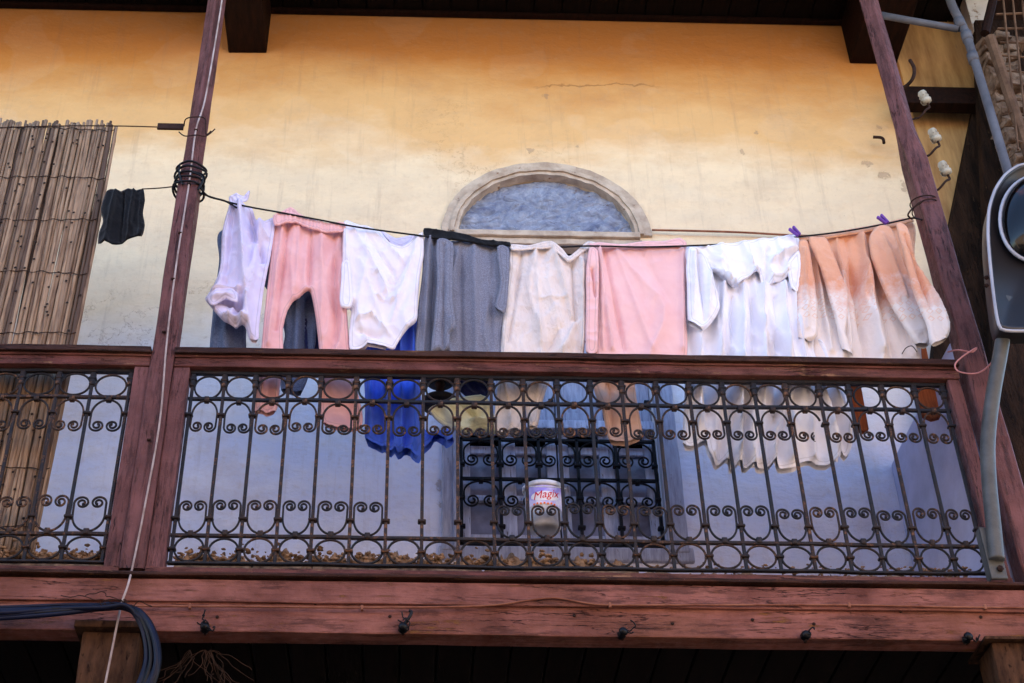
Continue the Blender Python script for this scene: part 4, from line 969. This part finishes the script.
# tone per reed: islands come out in order (47 rings of 7)
bm.verts.index_update(); bm.verts.ensure_lookup_table(); bm.faces.ensure_lookup_table()
tones = {}
per = 47 * 7
for f in bm.faces:
    i = f.verts[0].index // per; ring = (f.verts[0].index % per) // 7
    tones.setdefault(i, random.random())
    for l in f.loops:
        kk = ((l.vert.index % per) // 7)
        l[lay] = (tones[i], 0, 0, 1)
M['reedv'] = reedmat()
for rz in range(260):
    z = random.uniform(zb, zpx(130, SYY, 60)); x = random.uniform(xpx(-80, 125, SYY), xe - .01)
    nf0 = len(bm.faces)
    lathe(bm, [(.003, 0), (.0065, .002), (.003, .006)], (x, SYY - .017, z), (0, -1, 0), 6)
    bm.faces.ensure_lookup_table()
    for f in bm.faces[nf0:]:
        for l in f.loops: l[lay] = (1, 1, 0, 1)
obj('reeds', bm, 'reedv', t, True)
for py in (131, 180, 222, 275, 336, 396, 470, 530):
    z = zpx(py, SYY, 60); bm = BM()
    pts = [(xx, SYY - .016 - .004 * math.sin(xx * 90), z + .006 * math.sin(xx * 9 + py) + .003 * math.sin(xx * 60)) for xx in np.arange(xpx(-90, 125, SYY), xe + .004, .012)]
    tube(bm, pts, .0022, 5); obj('binding_wire', bm, 'reedwire', t)

# ------------------------------------------------------------------ bucket
t = thing('bucket', P(544, 534, .1), 'small white paint bucket with a purple and red printed label, hung inside the grille', 'bucket')
bc = P(544, 531, .1); BR0, BR1 = .067, .080; BHH = (zpx(491, .1, 544) - bc.z) 
ax = Vector((.02, -.10, 1)).normalized()
bm = BM(); lathe(bm, [(BR0 * .6, 0), (BR0 * .93, .002), (BR0, .012), (BR1 - .004, BHH * .9), (BR1 - .004, BHH * .93)], bc, ax, 40); 
def bucket_body():
    t = NT('bucket_plastic'); return t.done(t.mix(t.ramp(t.noise(9, 5), .4, .7), lin((204, 206, 216)), lin((150, 150, 162))), .28, t.bump(t.noise(30, 3), .1, .004), 0, .4)
M['bucket'] = bucket_body(); obj('body', bm, 'bucket', t, True)
bm = BM(); lathe(bm, [(BR1 - .004, BHH * .9), (BR1 + .002, BHH * .9), (BR1 + .005, BHH * .93), (BR1 + .004, BHH), (BR1 - .002, BHH * 1.01), (.002, BHH * .985)], bc, ax, 40); obj('lid', bm, 'bucket', t, True)
def label_mat():
    t = NT('bucket_label'); n = t.noise(14, 4, .6)
    col = t.mix(t.ramp(n, .35, .65), lin((244, 242, 252)), lin((150, 140, 232)))
    sep = t.n('ShaderNodeSeparateXYZ'); t.l(t.co, sep.inputs[0])
    band = t.ramp(sep.outputs[2], .13, .20)
    col = t.mix(band, col, lin((150, 136, 228)))
    return t.done(col, .4)
M['blabel'] = label_mat()
def bframe():
    a = ax.cross(Vector((0, 1, 0))).normalized(); f = a.cross(ax)
    if f.y > 0: f = -f
    a = ax.cross(f)
    return a if a.x > 0 else -a, f
ba, bf = bframe()
def on_bucket(u, h, lift):
    r = BR0 + (BR1 - .004 - BR0) * h / (BHH * .9) + lift; th = u / r
    return bc + ax * h + (ba * math.sin(th) + bf * math.cos(th)) * r
bm = BM(); gg = {}
for i in range(41):
    for j in range(9): gg[i, j] = bm.verts.new(on_bucket(-.095 + .19 * i / 40, BHH * (.40 + .49 * j / 8) + .010 * math.cos((i / 40 - .5) * 3) * (1 if j == 0 else 0), .0012))
for i in range(40):
    for j in range(8): bm.faces.new((gg[i, j], gg[i + 1, j], gg[i + 1, j + 1], gg[i, j + 1]))
lb = obj('printed_label', bm, 'blabel', t, True)
def text_on_bucket(s, size, u0, h0, mat, slope=0, shear=.3):
    cu = bpy.data.curves.new('txt', 'FONT'); cu.body = s; cu.size = size; cu.shear = .18; cu.align_x = 'CENTER'; cu.extrude = .0004; cu.offset = 0
    tmp = bpy.data.objects.new('tmp', cu); COL.objects.link(tmp); dg = bpy.context.evaluated_depsgraph_get()
    me = bpy.data.meshes.new_from_object(tmp.evaluated_get(dg)); bpy.data.objects.remove(tmp)
    b = bmesh.new(); b.from_mesh(me); bmesh.ops.subdivide_edges(b, edges=[e for e in b.edges if e.calc_length() > .008], cuts=2)
    for v in b.verts: v.co = on_bucket(u0 + v.co.x, h0 + v.co.y + slope * v.co.x, .0024 + v.co.z)
    return obj('lettering', b, mat, lb, origin=WL[lb.name])
M['redprint'] = rough_mat('red_print', (206, 24, 62), (196, 20, 56), 5, .4, 0)
M['whiteprint'] = rough_mat('white_print', (238, 236, 244), (226, 224, 236), 5, .4, 0)
M['oranger'] = rough_mat('orange_print', (232, 130, 70), (226, 110, 60), 5, .4, 0)
bm = BM(); gg = {}
for i in range(25):
    for j in range(5):
        u = -.06 + .12 * i / 24; hh = .02 * math.sqrt(max(0, 1 - (u / .0615) ** 2)); gg[i, j] = bm.verts.new(on_bucket(u, BHH * .64 + hh * (j / 2 - 1), .0018))
for i in range(24):
    for j in range(4): bm.faces.new((gg[i, j], gg[i + 1, j], gg[i + 1, j + 1], gg[i, j + 1]))
obj('white_oval', bm, 'whiteprint', lb, True)
text_on_bucket('Magix', .046, .005, BHH * .60, 'redprint', .16)
bm = BM()
for i in range(7):
    u = -.045 + i * .014; c = on_bucket(u, BHH * .46 + .002 * (i % 2), .002); lathe(bm, [(.0045, 0), (.0045, .001)], c, (c - bc - ax * (c - bc).dot(ax)), 10)
obj('orange_marks', bm, 'oranger', lb)
bm = BM(); pts = [on_bucket(u, BHH * .9 + .0 + .05 * 0, .006) for u in np.linspace(-.1, .1, 12)]
hp = []
for k in range(21):
    th = math.pi * k / 20; hp.append(bc + ax * (BHH * .93 - .055 * math.sin(th) * .6) + ba * ((BR1 + .006) * math.cos(th)) + bf * (.03 + (BR1) * math.sin(th)))
tube(bm, hp, .0022, 6); obj('handle', bm, 'bucket', t, True)

# ------------------------------------------------------------------ cables on column and fascia
bm = BM(); pts = []
for (x, y) in ((224, -30), (222, 0), (206, 95), (196, 130), (189, 184), (177, 260), (167, 340), (160, 420), (146, 500), (134, 560)):
    pts.append(P(x, y, -.056))
pts += [P(128, 585, -.10), P(121, 606, -.10), P(112, 650, -.10), P(102, 700, -.09)]
t = thing('white_cable', pts[-1], 'thin off-white cable clipped down the front of the left column', 'cable')
tube(bm, spline(pts), .0042, 6); obj('cable', bm, 'cablegrey', t, True)
for (x, y) in ((196, 130), (189, 184), (180, 233), (173, 279), (164, 332), (149, 440)):
    c = P(x, y, -.056); bm = BM(); box(bm, (c.x - .008, c.y - .007, c.z - .004), (c.x + .008, c.y + .006, c.z + .004), .002); obj('clip', bm, 'rustiron', t)
fy = -.075
pts = [P(x, y, fy) for x, y in ((-40, 606), (60, 605), (150, 606), (250, 606.5), (350, 607.5), (440, 607), (495, 605), (530, 600), (556, 598), (585, 603), (610, 605), (700, 605), (850, 605), (950, 607), (1060, 608))]
t = thing('fascia_cable', P(500, 607, fy), 'thin painted cable running along the red fascia beam', 'cable')
bm = BM(); tube(bm, spline(pts), .004, 6); obj('cable', bm, 'cablebrown', t, True)
for x, y in ((190, 606), (362, 607.5), (610, 605), (849, 605), (985, 607)):
    c = P(x, y, fy); bm = BM(); box(bm, (c.x - .005, c.y - .006, c.z - .011), (c.x + .005, c.y + .012, c.z + .009), .002); obj('clip', bm, 'cablebrown', t)
# hooks / small insulators
lab = ['dark insulator knob with tangled wire on the beam nearest the left post', 'dark insulator knob with a wire tail standing up, on the beam left of the bucket',
       'small dark insulator knob on the beam below the bucket', 'small dark insulator knob on the beam below the dress hem', 'dark insulator knob at the right end of the beam by the right post']
for i, (x, y) in enumerate(((205, 627), (403, 627), (623, 632), (806, 635), (968, 637))):
    c = P(x, y, -.085); t = thing('insulator', c, lab[i], 'insulator', 'dark insulators along the beam')
    bm = BM(); lathe(bm, [(.008, -.03), (.013, -.02), (.018, -.014), (.012, -.006), (.018, .002), (.014, .012), (.006, .016)], c, (random.uniform(-.3, .3), -.8, random.uniform(-.2, .4)), 12); obj('knob', bm, 'cableblack', t, True)
    bm = BM(); box(bm, (c.x - .005, c.y + .008, c.z - .02), (c.x + .005, c.y + .03, c.z + .02), .002); obj('bracket', bm, 'rustiron', t)
    bm = BM()
    for k in range(5 if i < 2 else 2):
        q = c.copy(); pp = [q.copy()]
        for s in range(7): q = q + Vector((random.uniform(-.015, .015), random.uniform(-.008, .004), random.uniform(-.014, .016) + (.006 if i == 1 and k == 0 else 0))); pp.append(q.copy())
        tube(bm, spline(pp, 3), .0028, 5)
    if i == 1: tube(bm, spline([c, c + Vector((.02, -.01, .03)), c + Vector((.03, -.01, .055)), c + Vector((.02, -.01, .06))], 4), .006, 6)
    obj('wire_end', bm, 'cableblack', t, True)
# blue-black cable bundle
t = thing('cable_bundle', P(148, 690, -.14), 'thick bundle of blue black cables bending down at the left post', 'cable bundle')
for i in range(12):
    ox, oy = random.uniform(-1, 1), random.uniform(-1, 1); sag = random.uniform(-4, 3)
    pts = [P(-60, 612 + sag * 1.5 + oy * 5, -.13), P(0, 612 + sag + oy * 5, -.13 + ox * .01), P(60, 609 + sag + oy * 3, -.14), P(105, 606 + oy * 3, -.14 + ox * .02), P(125, 606 + oy * 3 + ox * 2, -.15 + ox * .02), P(140 + ox * 4, 615 + oy * 3, -.15), P(150 + ox * 6, 635, -.15 + oy * .02), P(153 + ox * 7, 660, -.15 + oy * .02), P(146 + ox * 8, 685, -.15), P(132 + ox * 9, 720, -.15)]
    bm = BM(); tube(bm, spline(pts), random.uniform(.0065, .0095), 8); obj('cable', bm, 'cableblue' if i % 3 else 'cableblack', t, True)
bm = BM()
for k in range(7):
    q = P(125, 603, -.16); pp = [q.copy()]; dx = random.uniform(-.04, .02)
    for s in range(8): q = q + Vector((dx + random.uniform(-.015, .015), random.uniform(-.006, .006), random.uniform(-.015, .015))); pp.append(q.copy())
    tube(bm, spline(pp, 3), .0018, 5)
obj('tie_wire', bm, 'rustiron', t)
bm = BM()
for k in range(22):
    q = P(random.choice((190, 205, 210)), 650, -.02); pp = [q.copy()]; dx = random.uniform(-.02, .025)
    for s in range(7): q = q + Vector((dx + random.uniform(-.015, .015), random.uniform(-.008, .008), -random.uniform(.005, .03))); pp.append(q.copy())
    tube(bm, spline(pp, 3), .0012, 4)
tag(obj('dry_roots', bm, 'root'), 'tangle of thin dry stems hanging under the beam near the left post', 'dry stems')

# ------------------------------------------------------------------ right side: neighbour bits
XA = xpx(886, 20, WY)
bm = BM(); box(bm, (xpx(879, 0, WY), WY - .035, ZF0), (XW1 + .02, WY - .004, 9.4))
# ochre strip beyond the roof edge
tag(obj('ochre_strip', bm, 'plaster_ochre'), 'streaky ochre wall strip to the right of the right column', 'wall')
def poly_at(pts, Y): return [(P(x, y, Y).x, P(x, y, Y).z) for x, y in pts]
bm = BM(); prism(bm, poly_at([(974, 106), (1150, 106), (1180, 760), (1000, 760), (925, 420), (948, 235)], .92), .92, 1.0)  # rough dark slab with a slanted left edge
tag(obj('dark_slab', bm, 'roughdark'), 'rough dark brown boarding filling the gap right of the right column', 'slab')
bm = BM(); a = P(905, 105, .86); b = P(985, 90, .86); box(bm, (a.x - .03, .84, a.z), (b.x, .92, b.z + .0), .006, 2); jitter(bm, .004, 12)
tag(obj('wooden_bracket', bm, 'darkwood'), 'short dark horizontal timber behind the top insulator', 'timber')
bm = BM(); prism(bm, poly_at([(955, -40), (1000, -40), (990, 36), (974, 30)], .80), .80, .9); jitter(bm, .01, 8)
tag(obj('plaster_patch_wall', bm, 'plaster_white'), 'patch of white plastered wall at the top right behind the grey pipe', 'wall')
# rubble wall strip
bm = BM()
for r_ in range(26):
    y = 34 + r_ * 7.5; x = 982 + r_ * 2.0
    while x < 1010 + r_ * 2.0:
        ww = random.uniform(8, 20); a = P(x, y + random.uniform(5, 7), .6); b = P(x + ww - 1, y, .6)
        box(bm, (a.x, .6 + random.uniform(-.03, .03), a.z), (b.x, .75, b.z), .008, 2); x += ww
bmesh.ops.subdivide_edges(bm, edges=[e for e in bm.edges if e.calc_length() > .03], cuts=1)
jitter(bm, .03, 9); jitter(bm, .016, 30); tag(obj('stone_wall', bm, 'stone'), 'strip of crumbling rubble masonry right of the grey pipe', 'stone wall')
bm = BM(); prism(bm, poly_at([(975, 20), (1140, 20), (1160, 760), (1010, 760), (990, 300)], .78), .78, .85)
tag(obj('neighbour_wall', bm, 'roughdark'), 'dark brown rough neighbour wall behind the street lamp', 'wall')
# timber and lattice at the top right
t = thing('lattice_screen', P(1010, 120, .4), 'weathered wooden lattice screen with a frame at the top right corner', 'lattice')
bm = BM(); tube(bm, [P(990, 38, .42), P(1034, 170, .42)], .028, 8); jitter(bm, .004, 14); obj('frame_post', bm, 'lattice', t)
bm = BM(); tube(bm, [P(1000, -30, .42), P(985, 34, .42)], .024, 8); jitter(bm, .004, 14); obj('frame_post', bm, 'darkwood', t)
bm = BM()
for k in range(9):
    tube(bm, [P(1000 + k * 9, -30, .40), P(1018 + k * 11, 150, .40)], .006, 5); 
for k in range(11):
    tube(bm, [P(994 + k * 2, 0 + k * 14, .41), P(1090, -6 + k * 17, .41)], .006, 5)
jitter(bm, .01, 20); obj('lattice', bm, 'lattice', t)
# grey pipes
t = thing('drain_pipe', P(1030, 260, .45), 'grey plastic pipe with a side branch running down the neighbour wall', 'pipe')
bm = BM(); tube(bm, spline([P(*p) for p in ((940, -30, .45), (952, 5, .45), (965, 32, .45), (982, 85, .45), (1008, 172, .45), (1034, 260, .45))]), .024, 14); obj('down_pipe', bm, 'pvc', t, True)
bm = BM(); tube(bm, [P(880, 15, .46), P(910, 20.5, .46), P(958, 29, .455)], .020, 12); obj('branch_pipe', bm, 'pvc', t, True)
for (x, y) in ((960, 24), (967, 37), (973, 58)):
    a, b = P(x - 1.2, y - 4, .45), P(x + 1.2, y + 4, .45); bm = BM(); tube(bm, [a, b], .030, 14); obj('pipe_collar', bm, 'pvc', t, True)
# ceramic insulators on J hooks
labs = ['topmost white ceramic insulator on a bent hook right of the right column', 'middle white ceramic insulator of the three by the right column', 'lowest white ceramic insulator of the three by the right column']
for i, (x, y, hx, hy) in enumerate(((924, 97, 914, 119), (934, 135, 923, 157), (944, 168, 932, 192))):
    IY = .35; c = P(x, y, IY); t = thing('ceramic_insulator', c, labs[i], 'insulator', 'ceramic insulators by the right column')
    axx = Vector((-.35, -.25, 1)).normalized()
    bm = BM(); lathe(bm, [(.010, -.040), (.026, -.036), (.029, -.018), (.021, -.008), (.026, .0), (.021, .012), (.024, .020), (.018, .034), (.004, .038)], c, axx, 20); obj('knob', bm, 'ceramic', t, True)
    bm = BM(); s0 = c - axx * .045
    e = P(hx, hy, IY + .05); tube(bm, spline([c - axx * .03, s0 - axx * .02, P(x + 2, y + 13, IY), P((x + hx) / 2 + 1, (y + hy) / 2 + 9, IY + .02), e, P(hx - 14, hy + 6, IY + .1)], 6), .006, 7); obj('hook', bm, 'rustiron', t, True)
line('iron_hook', [(910, 60, .5), (914, 68, .5), (913, 78, .5), (906, 86, .55), (895, 90, .6)], .010, 'rustiron', 'bent dark iron hook above the three ceramic insulators', 'hook')
line('iron_stub', [(873, 137, WY - .06), (882, 138, WY - .07), (884, 143, WY - .08)], .009, 'rustiron', 'short rusty iron stub sticking out of the wall left of the right column', 'iron stub')
line('pink_wire', [(948, 352, .0), (958, 350, -.07), (972, 352, -.075), (976, 348, -.08), (962, 357, -.075), (955, 365, -.07), (960, 372, -.075), (978, 373, -.10), (992, 362, -.16), (1000, 345, -.22), (1001, 331, -.25)], .0035, 'pinkwire', 'thin pink wire looped from the right column to the lamp arm', 'wire')
line('wire', [(917, 352, .05), (912, 346, .05), (906, 348, .05), (902, 354, .05)], .002, 'rustiron', 'short thin wire curl under the robe')

# ------------------------------------------------------------------ street lamp
t = thing('street_lamp', P(995, 575, -.1), 'grey street lamp on a bent steel arm bolted to the right end of the beam', 'street lamp')
bm = BM(); tube(bm, spline([P(*p) for p in ((997, 560, -.11), (994, 530, -.12), (989, 480, -.14), (988, 440, -.16), (993, 395, -.20), (1001, 350, -.25), (1005, 322, -.28))], 8), .029, 18); obj('arm', bm, 'galv', t, True)
bm = BM(); a, b = P(988, 579, -.10), P(1006, 528, -.10); box(bm, (P(991, 579, -.1).x, -.105, a.z), (P(1008, 579, -.1).x, -.09, b.z), .003)
box(bm, (P(991, 579, -.1).x, -.104, a.z), (P(991, 579, -.1).x + .006, -.06, b.z), .002); obj('bracket', bm, 'galv', t)
for (x, y) in ((998, 548), (1000, 569)):
    c = P(x, y, -.108); bm = BM(); lathe(bm, [(.013, 0), (.013, .008), (.006, .012)], c, (0, -1, 0), 6); obj('bolt', bm, 'rustiron', t)
LYY = -.34
def outline_loft(px, ys, mat, name, inset=None):
    """stack of outlines: list of (pixel outline scale about centre, y)"""
    cx_, cy_ = 1034, 245
    rings = []; bm = BM()
    for sc, y in ys:
        rings.append([bm.verts.new((P(cx_ + (x - cx_) * sc, cy_ + (yy - cy_) * sc, LYY).x, y, P(cx_ + (x - cx_) * sc, cy_ + (yy - cy_) * sc, LYY).z)) for x, yy in px])
    n = len(px)
    for A, B in zip(rings, rings[1:]):
        for k in range(n): bm.faces.new((A[k], A[(k + 1) % n], B[(k + 1) % n], B[k]))
    bm.faces.new(rings[-1]); bm.faces.new(rings[0]); bmesh.ops.recalc_face_normals(bm, faces=bm.faces)
    return obj(name, bm, mat, t, True)
half = [(1034, 163), (1018, 166), (1005, 175), (995, 190), (989, 210), (988, 235), (990, 262), (993, 290), (997, 318), (1001, 329), (1012, 331), (1034, 331)]
full = half + [(2 * 1034 - x, y) for x, y in half[-2:0:-1]]
fs2 = [(v.x, v.y) for v in [Vector(p[:2]) for p in [(a[0], a[1]) for a in catmull(full, 4)]]]
o1 = outline_loft(fs2, [(.80, LYY + .16), (.97, LYY + .10), (1.0, LYY + .03), (1.0, LYY - .005), (.975, LYY - .012), (.95, LYY - .005), (.94, LYY + .01), (.0, LYY + .012)], 'lampbody', 'housing')
bm = BM()
tube(bm, [P(x, y, LYY - .008) for x, y in fs2], .007, 8, True); obj('rim', bm, 'lampshell', t, True)
def ell(cx_, cy_, rx, ry, n=40): return [(cx_ + rx * math.cos(2 * math.pi * k / n), cy_ + ry * math.sin(2 * math.pi * k / n) * (1 if math.sin(2 * math.pi * k / n) < 0 else .95)) for k in range(n)]
bm = BM(); tube(bm, [P(x, y, LYY - .014) for x, y in ell(1036, 220, 36, 44)], .008, 8, True); obj('lens_ring', bm, 'lampshell', t, True)
bm = BM(); rings = []
for k in range(7):
    sc = math.cos(k / 6 * math.pi / 2); dy = math.sin(k / 6 * math.pi / 2) * .085
    rings.append([bm.verts.new(P(x, y, LYY - .012) + Vector((0, -dy, 0))) for x, y in ell(1036, 220, 35 * max(sc, .02), 43 * max(sc, .02))])
for A, B in zip(rings, rings[1:]):
    for k in range(len(A)): bm.faces.new((A[k], A[(k + 1) % len(A)], B[(k + 1) % len(A)], B[k]))
bm.faces.new(rings[-1]); obj('lens', bm, 'lglass', t, True)
bm = BM(); tube(bm, [P(1003, 325, -.285), P(1007, 300, -.30)], .033, 16); obj('arm_collar', bm, 'galv', t, True)
for y in (278, 286):
    bm = BM(); lathe(bm, [(.006, 0), (.010, .006), (.006, .016)], P(988, y, LYY + .03), (-1, -.3, 0), 8); obj('side_screw', bm, 'rustiron', t)
